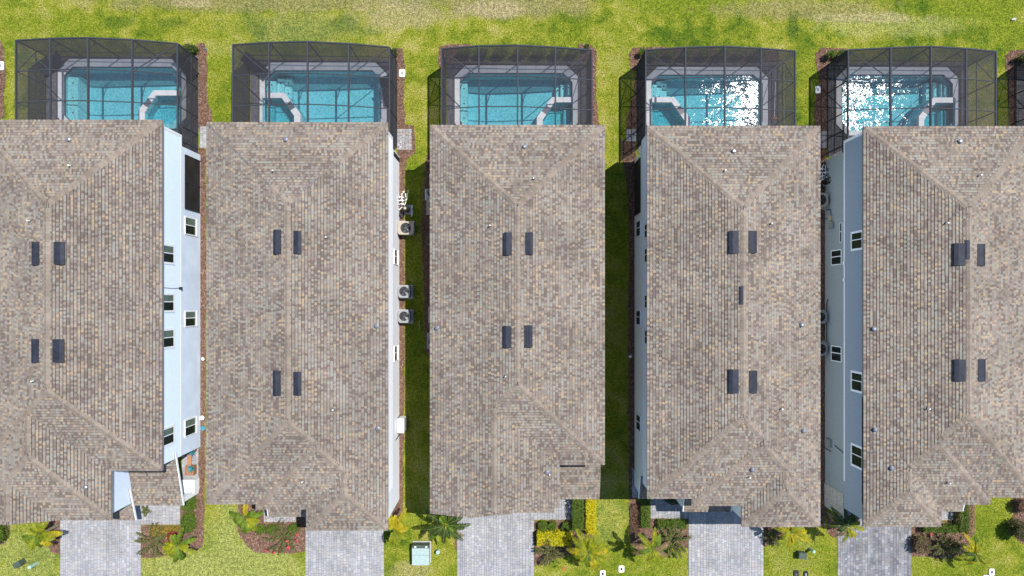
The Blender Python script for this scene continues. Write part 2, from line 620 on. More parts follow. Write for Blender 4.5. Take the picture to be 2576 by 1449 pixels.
def in_poly(P, poly):
    x, y = P[:, 0], P[:, 1]
    ins = np.zeros(len(P), bool)
    n = len(poly)
    j = n - 1
    for i in range(n):
        xi, yi = poly[i]
        xj, yj = poly[j]
        c = ((yi > y) != (yj > y)) & (x < (xj - xi) * (y - yi) / (yj - yi + 1e-12) + xi)
        ins ^= c
        j = i
    return ins


def pip(p, poly):
    return bool(in_poly(np.array([p], dtype=float), poly)[0])


def sheet(name, outer, holes, z, mats, parent=None, **props):
    polys = [[Vector((p[0], p[1], 0)) for p in outer]] + [[Vector((p[0], p[1], 0)) for p in h] for h in holes]
    tris = tessellate_polygon(polys)
    flat = [(p.x, p.y, z) for pl in polys for p in pl]
    b = MB()
    b.v = flat
    for t in tris:
        a, c, d = (Vector(flat[i]) for i in t)
        if (c - a).cross(d - a).z < 0:
            t = (t[0], t[2], t[1])
        b.f.append(tuple(t))
        b.m.append(0)
    return b.build(name, mats, parent, **props)


def wobble(poly, step=0.35, amp=0.06):
    """an irregular, hand-cut edge"""
    out = []
    n = len(poly)
    for i in range(n):
        a, b = Vector(poly[i]), Vector(poly[(i + 1) % n])
        k = max(1, int((b - a).length / step))
        for j in range(k):
            p = a.lerp(b, j / k)
            out.append((p.x + random.uniform(-amp, amp), p.y + random.uniform(-amp, amp)))
    return out


# ------------------------------------------------------------------ roofs
EXPO = 0.165                                # exposed height of a shingle course
UNIT_SH = []
for i, mm in enumerate(SH):
    me = bpy.data.meshes.new("shingle")
    t0, t1 = 0.036, 0.004
    tb = t0 + (t1 - t0) * .84
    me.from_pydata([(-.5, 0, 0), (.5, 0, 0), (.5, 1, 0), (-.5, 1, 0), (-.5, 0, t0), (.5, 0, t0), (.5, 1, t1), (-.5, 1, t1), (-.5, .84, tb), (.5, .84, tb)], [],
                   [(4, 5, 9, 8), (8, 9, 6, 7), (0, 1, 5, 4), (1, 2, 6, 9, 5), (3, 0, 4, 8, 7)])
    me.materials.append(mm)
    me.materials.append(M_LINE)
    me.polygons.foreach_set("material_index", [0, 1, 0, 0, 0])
    UNIT_SH.append(me)


class Wing:
    """a roof on a rectangle, ridge along y; rear / front = depth of the hip there, None for a gable"""

    def __init__(s, x0, x1, yf, yr, z0, m, front, rear):
        s.x0, s.x1, s.yf, s.yr, s.z0, s.m, s.front, s.rear = x0, x1, yf, yr, z0, m, front, rear
        s.w = (x1 - x0) / 2
        s.xm = (x0 + x1) / 2
        s.zr = z0 + m * s.w

    def z(s, x, y):
        if x < s.x0 - 1e-4 or x > s.x1 + 1e-4 or y < s.yf - 1e-4 or y > s.yr + 1e-4:
            return -1e9
        d = s.m * min(x - s.x0, s.x1 - x)
        if s.front:
            d = min(d, (s.zr - s.z0) / s.front * (y - s.yf))
        if s.rear:
            d = min(d, (s.zr - s.z0) / s.rear * (s.yr - y))
        return s.z0 + d

    def planes(s):
        f, r = s.front or 0, s.rear or 0
        A, B = Vector((s.x0, s.yf, s.z0)), Vector((s.x1, s.yf, s.z0))
        C, D = Vector((s.x1, s.yr, s.z0)), Vector((s.x0, s.yr, s.z0))
        P, Q = Vector((s.xm, s.yf + f, s.zr)), Vector((s.xm, s.yr - r, s.zr))
        out = [(D, A, P, Q), (B, C, Q, P)]
        if f:
            out.append((A, B, P, P))
        if r:
            out.append((C, D, Q, Q))
        return out          # eave start, eave end, top over the end, top over the start

    def lines(s):
        f, r = s.front or 0, s.rear or 0
        A, B = Vector((s.x0, s.yf, s.z0)), Vector((s.x1, s.yf, s.z0))
        C, D = Vector((s.x1, s.yr, s.z0)), Vector((s.x0, s.yr, s.z0))
        P, Q = Vector((s.xm, s.yf + f, s.zr)), Vector((s.xm, s.yr - r, s.zr))
        out = []
        if f:
            out += [(A, P), (B, P)]
        if r:
            out += [(C, Q), (D, Q)]
        out.append((P, Q))
        return out


def pick_shingle(prev):
    r = random.random()
    if r < .34:
        return 0
    if r < .52:
        return 1
    if r < .72:
        return 2
    if r < .81:
        return 3
    if r < .92:
        return 4
    return 5


def shingle_plane(a, b, pb, pa, hidden, tabs):
    """courses of tabs on the plane with eave a-b and top pa-pb; tabs get (corners, frame, width, course, palette, clipped)"""
    U = (b - a)
    L = U.length
    U = U / L
    Vv = (pa - a) - U * ((pa - a).dot(U))
    vm = Vv.length
    Vv = Vv / vm
    N = U.cross(Vv)
    if N.z < 0:
        N = -N
    ua, ub = (pa - a).dot(U), (pb - a).dot(U)
    uL = lambda v: ua * v / vm
    uR = lambda v: L + (ub - L) * v / vm
    r = 0
    while r * EXPO < vm - 0.02:
        v0, v1 = r * EXPO, min((r + 1) * EXPO, vm)
        lo, hi = min(uL(v0), uL(v1)), max(uR(v0), uR(v1))
        u = lo - random.uniform(0, .3)
        raised = random.random() < .5
        run = 0
        while u < hi:
            w = random.uniform(.105, .15) if raised else random.uniform(.07, .17)
            u0, u1 = u, u + w
            u = u1
            a0, a1 = max(u0, uL(v0)), min(u1, uR(v0))
            c0, c1 = max(u0, uL(v1)), min(u1, uR(v1))
            was = raised
            raised = not raised
            if a1 - a0 < .006 and c1 - c0 < .006:
                continue
            if a1 < a0:
                a0 = a1 = min(max((a0 + a1) / 2, u0), u1)
            if c1 < c0:
                c0 = c1 = min(max((c0 + c1) / 2, u0), u1)
            pts = [a + U * a0 + Vv * v0, a + U * a1 + Vv * v0, a + U * c1 + Vv * v1, a + U * c0 + Vv * v1]
            if hidden(pts):
                continue
            full = abs(a0 - u0) + abs(a1 - u1) + abs(c0 - u0) + abs(c1 - u1) < 1e-6 and v1 - v0 > EXPO * .99
            if was:
                pal = random.choices((0, 1, 2, 3, 4, 5), (28, 20, 24, 12, 11, 5))[0]
            else:
                if random.random() < .45:
                    run = random.choices((0, 1, 2, 3, 4, 5), (44, 16, 14, 2, 14, 10))[0]
                pal = run
            tabs.append((pts, (U, Vv, N), u1 - u0, v1 - v0, pal, full, was))
        r += 1


def lay_shingles(parent, tabs, limit=300):
    """the tabs that show largest become objects, the others one joined part"""
    sc = []
    for i, (pts, fr, w, e, pal, full, up) in enumerate(tabs):
        if not full:
            continue
        c = (pts[0] + pts[2]) / 2
        d = Vector((0, 0, CAMH)) - c
        px, py = c.x / (CAMH - c.z), c.y / (CAMH - c.z)
        if abs(px) > .70 or py > .42 or py < -.38:
            continue
        sc.append((-w * e * d.normalized().dot(fr[2]) / d.length_squared, i))
    sc.sort()
    single = set(i for _, i in sc[:limit])
    mb = MB()
    off = wloc(parent)
    for i, (pts, (U, Vv, N), w, e, pal, full, up) in enumerate(tabs):
        if i in single:
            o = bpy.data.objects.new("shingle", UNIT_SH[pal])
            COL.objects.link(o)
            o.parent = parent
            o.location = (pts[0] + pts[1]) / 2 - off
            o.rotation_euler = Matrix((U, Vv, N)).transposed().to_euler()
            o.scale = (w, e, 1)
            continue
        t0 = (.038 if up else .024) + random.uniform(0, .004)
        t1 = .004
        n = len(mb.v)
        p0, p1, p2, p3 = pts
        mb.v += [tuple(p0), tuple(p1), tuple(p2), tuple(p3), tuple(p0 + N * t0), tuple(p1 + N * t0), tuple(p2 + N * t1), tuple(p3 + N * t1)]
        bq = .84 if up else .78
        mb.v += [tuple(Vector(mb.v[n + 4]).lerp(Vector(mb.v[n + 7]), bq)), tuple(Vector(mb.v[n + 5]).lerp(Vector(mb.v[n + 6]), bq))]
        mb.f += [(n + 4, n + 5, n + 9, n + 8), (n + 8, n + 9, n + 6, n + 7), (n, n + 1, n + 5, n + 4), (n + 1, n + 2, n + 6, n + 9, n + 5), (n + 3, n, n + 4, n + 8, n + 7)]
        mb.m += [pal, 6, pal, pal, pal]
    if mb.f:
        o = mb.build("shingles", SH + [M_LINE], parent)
        o["kind"] = "stuff"


def lay_caps(parent, A, B, nrm, hidden, skip=None):
    """folded cap shingles along a hip or ridge, from A (low) to B"""
    d = B - A
    L = d.length
    d = d / L
    dirs = []
    for n in nrm:
        t = n.cross(d).normalized()
        if t.z > 0:
            t = -t
        dirs.append(t)
    up = (nrm[0] + nrm[1]).normalized()
    w, ex, ln = .175, .22, .27
    meshes = []
    for mm in CAPM:
        me = bpy.data.meshes.new("ridge_cap")
        hi, lo = .05, .026
        l0, l1 = dirs[0] * w, dirs[1] * w
        vs = [l0 + up * hi * .6, up * hi, l1 + up * hi * .6, l0 + d * ln + up * lo * .6, d * ln + up * lo, l1 + d * ln + up * lo * .6,
              l0, Vector((0, 0, 0)), l1, l0 + d * ln, l1 + d * ln]
        me.from_pydata([tuple(v) for v in vs], [], [(0, 1, 4, 3), (1, 2, 5, 4), (6, 7, 1, 0), (7, 8, 2, 1), (6, 0, 3, 9), (8, 10, 5, 2)])
        me.materials.append(mm)
        meshes.append(me)
    A = A + d * .16
    n = int((L - .16) / ex)
    off = wloc(parent)
    k = 0
    for i in range(n):
        p = A + d * (i * ex)
        c = p + d * (ln / 2)
        if hidden(c):
            continue
        if skip and skip[0] < i / n < skip[1]:
            continue
        o = bpy.data.objects.new("ridge_cap", random.choice(meshes))
        COL.objects.link(o)
        o.parent = parent
        o.location = p - off
        k += 1
    return k


def deck_mesh(mb, w):
    """solid carcass of one wing: slopes, fascia and soffit"""
    T = .15
    f, r = w.front or 0, w.rear or 0
    A, B = (w.x0, w.yf, w.z0), (w.x1, w.yf, w.z0)
    C, D = (w.x1, w.yr, w.z0), (w.x0, w.yr, w.z0)
    P, Q = (w.xm, w.yf + f, w.zr), (w.xm, w.yr - r, w.zr)
    lo = lambda p: (p[0], p[1], w.z0 - T)
    mb.add([A, B, C, D, P, Q], [(0, 4, 5, 3), (1, 2, 5, 4), (0, 1, 4), (2, 3, 5)], 0)
    mb.add([A, B, C, D, lo(A), lo(B), lo(C), lo(D)], [(0, 4, 5, 1), (1, 5, 6, 2), (2, 6, 7, 3), (3, 7, 4, 0), (4, 7, 6, 5)], 1)


def hit_roof(wings, px, py):
    z = HE + 1
    for _ in range(8):
        p = W(px, py, z)
        zz = max(w.z(p.x, p.y) for w in wings)
        if zz < 0:
            zz = HE
        z = zz
    return W(px, py, z)


def roof_slope(wings, p):
    e = .02
    zz = lambda x, y: max(w.z(x, y) for w in wings)
    n = Vector((-(zz(p.x + e, p.y) - zz(p.x - e, p.y)) / (2 * e), -(zz(p.x, p.y + e) - zz(p.x, p.y - e)) / (2 * e), 1)).normalized()
    return n


INS = .22
BAND = 2.62


class House:
    pass


def px_wing(x0, y0, x1, y1, dz, m, front, rear):
    """eave rectangle in image pixels at eave height"""
    a, b = W(x0, y1, HE), W(x1, y0, HE)
    s = 1 / S
    return Wing(a.x, b.x, a.y, b.y, HE + dz, m, front * s if front else None, rear * s if rear else None)


def house(name_label, base, wings, lower_mat, upper_mat, trim, caps_skip=None, group="two storey houses in a row"):
    H = House()
    M = wings[0]
    H.wings = wings
    root = thing("house", name_label, "house", ((M.x0 + M.x1) / 2, (M.yf + M.yr) / 2, 0), group)
    H.root = root
    lw, uw = MB(), MB()
    rear_low = M.yr - INS - .62
    lw.box(M.x0 + INS, M.x1 - INS, M.yf + INS, rear_low, 0, BAND)
    uw.box(M.x0 + INS, M.x1 - INS, M.yf + INS, M.yr - INS, BAND, HE - .152)
    y = M.yf + INS
    for w in wings[1:]:
        lw.box(w.x0 + INS, w.x1 - INS, w.yf + INS, y - .001, 0, BAND)
        uw.box(w.x0 + INS, w.x1 - INS, w.yf + INS, y - .001, BAND, HE - .152)
        y = w.yf + INS
    lw.build("lower_wall", lower_mat, root)
    H.upper = uw.build("upper_wall", upper_mat, root)
    H.xl, H.xr = M.x0 + INS, M.x1 - INS
    # belt course and corner boards
    for (xa, xb) in ((H.xr + .001, H.xr + .03), (H.xl - .03, H.xl - .001)):
        tb = MB()
        tb.box(xa, xb, M.yf + INS, M.yr - INS + .03, BAND - .02, BAND + .13)
        tb.build("belt_course", trim, root)
    for sx in (0, 1):
        cb = MB()
        x = H.xr if sx else H.xl
        e = .032 if sx else -.032
        cb.box(min(x, x + e), max(x, x + e), M.yr - INS - .12, M.yr - INS + .03, BAND + .131, HE - .155)
        cb.build("corner_board", trim, root)
    # roof carcass
    d = MB()
    for w in wings:
        deck_mesh(d, w)
    roof = d.build("roof", [M_DECK, M_DRIP], root)
    H.roof = roof
    tabs = []
    for i, w in enumerate(wings):
        oth = [o for o in wings if o is not w]

        def hidden(pts, oth=oth):
            for p in pts:
                if not any(o.z(p.x, p.y) > p.z - .001 for o in oth):
                    return False
            return True
        for (a, b, pb, pa) in w.planes():
            if (b - a).length < .1:
                continue
            shingle_plane(a, b, pb, pa, hidden, tabs)
    lay_shingles(roof, tabs)
    total = 0
    for i, w in enumerate(wings):
        oth = [o for o in wings if o is not w]

        def hid(p, oth=oth):
            return any(o.z(p.x, p.y) > p.z - .03 for o in oth)
        f, r = w.front or 0, w.rear or 0
        h = w.zr - w.z0
        nl = Vector((-w.m, 0, 1)).normalized()
        nr = Vector((w.m, 0, 1)).normalized()
        ls = w.lines()
        k = 0
        if f:
            nf = Vector((0, -h / f, 1)).normalized()
            total += lay_caps(roof, ls[0][0], ls[0][1], (nl, nf), hid)
            total += lay_caps(roof, ls[1][0], ls[1][1], (nr, nf), hid)
            k = 2
        if r:
            nb = Vector((0, h / r, 1)).normalized()
            cs = caps_skip if i == 0 else None
            total += lay_caps(roof, ls[k][0], ls[k][1], (nr, nb), hid, cs[0] if cs else None)
            total += lay_caps(roof, ls[k + 1][0], ls[k + 1][1], (nl, nb), hid, cs[1] if cs else None)
            k += 2
        total += lay_caps(roof, ls[k][0], ls[k][1], (nl, nr), hid)
    return H


def roof_vents(H, rects):
    """low slant-backed metal vents astride the ridge"""
    for (x0, y0, x1, y1, side) in rects:
        p = hit_roof(H.wings, (x0 + x1) / 2, (y0 + y1) / 2)
        n = roof_slope(H.wings, p)
        a, b = W(x0, y0, p.z), W(x1, y1, p.z)
        ly = abs(a.y - b.y)
        lx = abs(b.x - a.x)
        t = Vector((n.z, 0, -n.x)).normalized()           # down slope to +x
        dn = t if n.x > 0 else -t
        Y = Vector((0, 1, 0))
        mb = MB()
        c0 = p - dn * (lx / 2)
        c1 = p + dn * (lx / 2)
        h0, h1 = (.05, .17) if lx > .35 else (.04, .075)
        prof = [c0, c0 + n * h0, c0 + dn * (lx * .62) + n * h1, c1 + n * (h1 - .01), c1 + n * .03, c1]
        vs = [q - Y * (ly / 2) for q in prof] + [q + Y * (ly / 2) for q in prof]
        k = len(prof)
        fs = [(i, (i + 1) % k, k + (i + 1) % k, k + i) for i in range(k)] + [tuple(range(k)), tuple(range(2 * k - 1, k - 1, -1))]
        mb.add(vs, fs)
        # flange lying on the shingles
        fl = [p - dn * (lx / 2 + .05), p + dn * (lx / 2 + .06)]
        vs = [fl[0] - Y * (ly / 2 + .05) + n * .033, fl[1] - Y * (ly / 2 + .05) + n * .033, fl[1] + Y * (ly / 2 + .05) + n * .033, fl[0] + Y * (ly / 2 + .05) + n * .033]
        mb.build("roof_vent", M_VENT, H.roof)


def roof_pipes(H, spots):
    for (px, py, big) in spots:
        p = hit_roof(H.wings, px, py)
        mb = MB()
        if big:
            n = roof_slope(H.wings, p)
            mb.cyl(p.x, p.y, p.z - .05, p.z + .14, .105, 12, 0)
            mb.cyl(p.x, p.y, p.z + .1401, p.z + .18, .125, 12, 0, r2=.05)
            mb.build("hood_vent", M_GALV, H.roof)
        else:
            mb.cyl(p.x, p.y, p.z - .05, p.z + .30, .036, 8, 0)
            mb.cyl(p.x, p.y, p.z - .06, p.z + .06, .10, 8, 1, r2=.045)
            mb.build("vent_pipe", [M_PVC, M_VENT], H.roof)


def window(root, x, sgn, y0, y1, z0, z1, trim, wide=.06, recess=False, split=.45, shade=True):
    """sliding window on a wall facing +x (sgn 1) or -x"""
    mb = MB()
    d0, d1 = (x, x + sgn * .055)
    xa, xb = min(d0, d1) , max(d0, d1)
    xa += .001 if sgn > 0 else 0
    xb -= .001 if sgn < 0 else 0
    ym = y1 + (y0 - y1) * split
    mb.box(xa, xb, y0, y1, z0, z0 + wide)
    mb.box(xa, xb, y0, y1, z1 - wide, z1)
    mb.box(xa, xb, y0, y0 + wide, z0 + wide, z1 - wide)
    mb.box(xa, xb, y1 - wide, y1, z0 + wide, z1 - wide)
    mb.box(xa, xb - .01 if sgn > 0 else xb, ym - .025, ym + .025, z0 + wide, z1 - wide)
    if recess:
        mb.box(xb if sgn > 0 else xa - .05, xb + .05 if sgn > 0 else xa, y0 + .002, y1 - .002, z0 - .05, z0 + .03)
    w = mb.build("window", trim, root)
    for (a, b, m) in ((ym + .025, y1 - wide, M_SHADE if shade else M_GLASS), (y0 + wide, ym - .025, M_GLASS)):
        p = MB()
        p.box(x + (.03 if sgn > 0 else -.042), x + (.042 if sgn > 0 else -.03), a, b, z0 + wide, z1 - wide)
        p.build("pane", m, w)
    return w


def siding(H, side, yf, yr, m):
    """lap boards of the upper storey on one side wall"""
    x = H.xr if side > 0 else H.xl
    z = BAND + .132
    while z < HE - .30:
        z1 = min(z + .19, HE - .16)
        a, b = x + side * .024, x + side * .004
        mb = MB()
        x0 = x - side * .005
        vs = [(x0, yf, z), (a, yf, z), (b, yf, z1), (x0, yf, z1), (x0, yr, z), (a, yr, z), (b, yr, z1), (x0, yr, z1)]
        if side < 0:
            vs = vs[4:] + vs[:4]
        mb.add(vs, [(0, 1, 2, 3), (7, 6, 5, 4), (0, 4, 5, 1), (1, 5, 6, 2), (2, 6, 7, 3)])
        mb.build("siding_board", m, H.upper)
        z = z1


def shed_roof(H, name, x0, x1, yf, zf, yr, zr, trim, rake=True, limit=150):
    """a single-pitch lower roof falling to the front"""
    mb = MB()
    T = .10
    A, B, C, D = (x0, yf, zf), (x1, yf, zf), (x1, yr, zr), (x0, yr, zr)
    lo = lambda p: (p[0], p[1], p[2] - T)
    mb.add([A, B, C, D], [(0, 1, 2, 3)], 0)
    mb.add([A, B, C, D, lo(A), lo(B), lo(C), lo(D)], [(0, 4, 5, 1), (1, 5, 6, 2), (2, 6, 7, 3), (3, 7, 4, 0), (4, 7, 6, 5)], 1)
    if rake:
        for x, s in ((x0, -1), (x1, 1)):
            vs = []
            for p in ((yf, zf), (yr, zr)):
                vs += [(x + s * .002, p[0], p[1] - T - .02), (x + s * .04, p[0], p[1] - T - .02), (x + s * .04, p[0], p[1] + .03), (x + s * .002, p[0], p[1] + .03)]
            mb.add(vs, [(0, 1, 2, 3), (7, 6, 5, 4), (0, 4, 5, 1), (1, 5, 6, 2), (2, 6, 7, 3), (3, 7, 4, 0)], 1)
    r = mb.build(name, [M_DECK, trim], H.root)
    tabs = []
    shingle_plane(Vector(A), Vector(B), Vector(C), Vector(D), lambda p: False, tabs)
    lay_shingles(r, tabs, limit)
    return r


def kz(h):
    return CAMH / (CAMH - h)


def wy(py, h):
    """y of a point seen at image row py at height h"""
    return -(py - CY) / S / kz(h)


W_BLUE = mat("light_blue_paint", (0.60, 0.69, 0.82), rough=0.75, var=0.03, bump=0.1, bscale=40)
W_BLUE2 = mat("light_blue_stucco", (0.58, 0.66, 0.77), rough=0.85, var=0.08, scale=1.2, bump=0.3, bscale=50)
W_WHITE = mat("white_paint", (0.76, 0.78, 0.81), rough=0.75, var=0.02, bump=0.1, bscale=40)
W_PALE = mat("pale_blue_paint", (0.82, 0.88, 0.93), rough=0.75, var=0.03, bump=0.1, bscale=40)
W_SLATE = mat("slate_blue_paint", (0.275, 0.325, 0.385), rough=0.75, var=0.04, bump=0.1, bscale=40)
W_SLATE2 = mat("slate_grey_stucco", (0.285, 0.325, 0.355), rough=0.85, var=0.05, bump=0.2, bscale=50)
W_SAND = mat("dark_taupe_stucco", (0.14, 0.135, 0.13), rough=0.85, var=0.08, scale=1.2, bump=0.3, bscale=50)  # unseen walls; tone kept dark to cut light bounced between the houses
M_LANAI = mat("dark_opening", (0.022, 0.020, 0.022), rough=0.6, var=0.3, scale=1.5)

SL = .348
H1 = house("light blue house cut off by the left edge, brown shingle roof with four black vents", None,
           [px_wing(-66, 302, 408, 1184, 0, SL, 186, 197), px_wing(-62, 900, 280, 1308, -.004, SL, 152, None),
            px_wing(-62, 1100, 145, 1309.5, -.008, SL, None, None)], W_BLUE2, W_BLUE, M_WHITE)
H2 = house("white walled house second from left, roof with unfinished dark hip lines", None,
           [px_wing(520, 308, 976, 1268, 0, SL, 195, 187), px_wing(644, 1000, 976, 1281, -.004, SL, 147, None),
            px_wing(771, 1130, 976, 1334, -.008, SL, 88, None)], W_WHITE, W_WHITE, M_WHITE, caps_skip=((.46, .92), (-.1, .80)))
H3 = house("middle house with a plain gable end above its driveway, walls hidden under the eaves", None,
           [px_wing(1082, 315, 1521, 1169, 0, SL, 185, 187), px_wing(1082, 900, 1407, 1278, -.004, SL, None, None),
            px_wing(1082, 1100, 1288, 1292, -.008, SL, None, None)], W_SAND, W_SAND, M_WHITE)
H4 = house("pale blue house second from right, its left wall in shade and glinting pool behind", None,
           [px_wing(1628, 317, 2063, 1254, 0, SL, 191, 188), px_wing(1740, 1000, 2063, 1272, -.004, SL, 144, None),
            px_wing(1866, 1130, 2063, 1325, -.008, SL, 88, None)], W_PALE, W_PALE, M_GREYTRIM)
H5 = house("dark slate blue house at the right edge with a broad shaded side wall", None,
           [px_wing(2172, 318, 2608, 1251, 0, SL, 192, 190), px_wing(2172, 1000, 2490, 1269, -.004, SL, 143, None),
            px_wing(2172, 1130, 2367, 1325, -.008, SL, 86, None)], W_SLATE2, W_SLATE, M_GREYTRIM)

roof_vents(H1, [(84, 609, 103, 667, -1), (137, 609, 163, 666, 1), (83, 853, 102, 912, -1), (135, 853, 161, 911, 1)])
roof_vents(H2, [(691, 578, 709, 639, -1), (738, 581, 757, 639, 1), (690, 932, 708, 995, -1), (738, 935, 757, 994, 1)])
roof_vents(H3, [(1269, 585, 1289, 642, -1), (1320, 585, 1339, 641, 1), (1268, 820, 1288, 875, -1), (1318, 818, 1337, 874, 1)])
roof_vents(H4, [(1835, 581, 1858, 638, -1), (1881, 581, 1901, 637, 1), (1835, 929, 1858, 989, -1), (1882, 932, 1902, 989, 1),
                (1860, 720, 1870, 766, -1)])
roof_vents(H5, [(2400, 612, 2426, 668, -1), (2455, 614, 2474, 669, 1), (2401, 904, 2427, 959, -1), (2456, 903, 2475, 959, 1),
                (2428, 604, 2439, 652, -1)])
roof_pipes(H1, [(175, 352, 1), (180, 418, 0), (77, 556, 0), (87, 958, 0), (217, 1225, 1)])
roof_pipes(H2, [(720, 352, 1), (690, 431, 0), (823, 597, 0), (948, 820, 1), (840, 1030, 0), (951, 1077, 1), (763, 1210, 0)])
roof_pipes(H3, [(1320, 370, 1), (1342, 450, 0), (1233, 568, 0), (1100, 825, 1), (1272, 946, 0), (1376, 1187, 1), (1382, 1191, 0)])
roof_pipes(H4, [(1845, 381, 1), (1822, 430, 0), (1938, 563, 0), (2016, 817, 1), (1964, 1027, 0), (2021, 1083, 1), (1892, 1180, 1), (1883, 1199, 0)])
roof_pipes(H5, [(2413, 356, 1), (2461, 442, 0), (2378, 562, 0), (2197, 827, 1), (2332, 1027, 0), (2200, 1080, 1), (2242, 1177, 1), (2383, 1213, 0)])

# dark starter strip left bare on the unfinished hips of the white house
m0 = H2.wings[0]
M_UNDER = mat("hip_underlay", (0.115, 0.112, 0.115), var=0.2)
for (A, B) in ((m0.lines()[2]), (m0.lines()[3])):
    d = B - A
    rng = (.46, .92) if A.x > m0.xm else (.02, .80)
    n = int(d.length / .165)
    for i in range(n):
        if rng[0] < i / n < rng[1]:
            c = A + d * (i / n)
            j = .05 * random.random()
            hb = MB()
            hb.beam(c + Vector((0, 0, .012)), c + d.normalized() * .10 + Vector((0, 0, .012)), .09 + j, .03)
            hb.build("bare_hip_tab", M_UNDER, H2.roof)

# windows, per house
for (y0, y1) in ((614, 665), (737, 786), (826, 877), (1072, 1121)):
    window(H1.root, H1.xr, 1, wy(y1, 4.2), wy(y0, 4.2), 3.52, 4.95, M_WHITE, .12)
for (y0, y1) in ((547, 592), (782, 822), (1052, 1095)):
    window(H1.root, H1.xr, 1, wy(y1, 1.5), wy(y0, 1.5), .72, 2.22, M_WHITE, .06, True)
for (y0, y1) in ((628, 666), (870, 908)):
    window(H2.root, H2.xr, 1, wy(y1, 1.5), wy(y0, 1.5), .85, 2.15, M_WHITE, .05, True, shade=False)
for (y0, y1) in ((555, 596), (780, 818), (1042, 1083)):
    window(H4.root, H4.xl, -1, wy(y1, 1.5), wy(y0, 1.5), .85, 2.25, M_GREYTRIM, .06, shade=False)
for (y0, y1) in ((622, 662), (740, 778), (828, 868), (560, 600)):
    window(H4.root, H4.xl, -1, wy(y1, 4.2), wy(y0, 4.2), 3.62, 4.95, M_GREYTRIM, .10, shade=False)
for (y0, y1) in ((629, 667), (870, 909)):
    window(H5.root, H5.xl, -1, wy(y1, 1.5), wy(y0, 1.5), .98, 2.34, M_GREYTRIM, .05, shade=False)
for (y0, y1) in ((581, 630), (934, 987), (1119, 1177)):
    window(H5.root, H5.xl, -1, wy(y1, 4.2), wy(y0, 4.2), 3.53, 4.95, M_GREYTRIM, .12, shade=False)
window(H5.root, H5.xl, -1, wy(610, 2.3), wy(560, 2.3), 2.12, 2.42, M_GREYTRIM, .04, shade=False)
H1.yr, H1.yf = H1.wings[0].yr - INS, H1.wings[0].yf + INS
for H, sd, m in ((H1, 1, W_BLUE), (H2, 1, W_WHITE), (H4, -1, W_PALE), (H5, -1, W_SLATE)):
    siding(H, sd, H.wings[0].yf + INS, H.wings[0].yr - INS - .125, m)
# screened lanai openings in the ground floor
for H, sg, y0, y1 in ((H1, 1, 397, 530), (H2, 1, 330, 398), (H4, -1, 405, 538)):
    x = H.xr if sg > 0 else H.xl
    mb = MB()
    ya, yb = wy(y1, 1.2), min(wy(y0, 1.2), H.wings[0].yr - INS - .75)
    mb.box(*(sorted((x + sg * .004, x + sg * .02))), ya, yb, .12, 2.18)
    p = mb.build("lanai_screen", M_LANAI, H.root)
    mb = MB()
    for yy in (ya, (ya + yb) / 2, yb):
        mb.box(*(sorted((x + sg * .021, x + sg * .045))), yy - .025, yy + .025, .12, 2.18)
    mb.build("screen_frame", M_BEAM, p)

# lower roofs over the entries and garage doors
mw = H1.wings
shed_roof(H1, "porch_roof", mw[1].x1 - INS, G(1288 - 781, 0)[0], wy(1271, 2.5), 2.5, wy(1138, 3.55), 3.55, M_WHITE)
shed_roof(H1, "garage_roof", G(1288 - 1010, 0)[0], G(1288 - 894, 0)[0], wy(1308, 2.5), 2.5, wy(1231, 3.2), 3.2, M_WHITE)
mw = H2.wings
shed_roof(H2, "porch_roof", G(1288 - 577, 0)[0], mw[2].x0 + INS, wy(1299, 2.6), 2.6, wy(1262, 2.95), 2.95, M_WHITE)
mw = H3.wings
shed_roof(H3, "porch_roof", mw[1].x1 - INS, G(1288 + 208, 0)[0], wy(1255, 2.5), 2.5, wy(1165, 3.2), 3.2, M_WHITE, False)
shed_roof(H3, "garage_roof", G(1288 - 60, 0)[0], G(1288 + 101, 0)[0], wy(1289, 2.6), 2.6, wy(1262, 2.9), 2.9, M_WHITE, False)
mw = H4.wings
shed_roof(H4, "porch_roof", G(1288 + 406, 0)[0], mw[2].x0 + INS, wy(1287, 2.6), 2.6, wy(1240, 3.0), 3.0, M_GREYTRIM)
shed_roof(H4, "side_porch_roof", G(1288 + 302, 0)[0], G(1288 + 390, 0)[0], wy(1254, 2.5), 2.5, wy(1198, 3.0), 3.0, M_GREYTRIM)
mw = H5.wings
shed_roof(H5, "porch_roof", mw[2].x1 - INS, G(1288 + 1067, 0)[0], wy(1286, 2.6), 2.6, wy(1240, 3.0), 3.0, M_GREYTRIM)
# porch columns and entry pieces
mb = MB()
xc = H1.xr
mb.box(xc - .42, xc - .10, wy(1240, 0), wy(1228, 0), 0, 2.42)
mb.build("porch_column", M_WHITE, H1.root)
mb = MB()
mb.box(H4.xl - .02, H4.xl + .45, wy(1222, 0) , wy(1184, 0), 0, 2.3)
mb.build("porch_column", W_PALE, H4.root)
mb = MB()
mb.box(G(1288 + 407, 0)[0], G(1288 + 419, 0)[0], wy(1250, 0), wy(1238, 0), 0, 2.35)
mb.build("porch_column", W_PALE, H4.root)
# stone base at the front corner of the slate house
mb = MB()
mb.box(H5.xl - .045, H5.xl - .002, wy(1262, 0) - .25, wy(1215, 0), 0, BAND - .03)
mb.build("stone_base", M_STONE, H5.root)
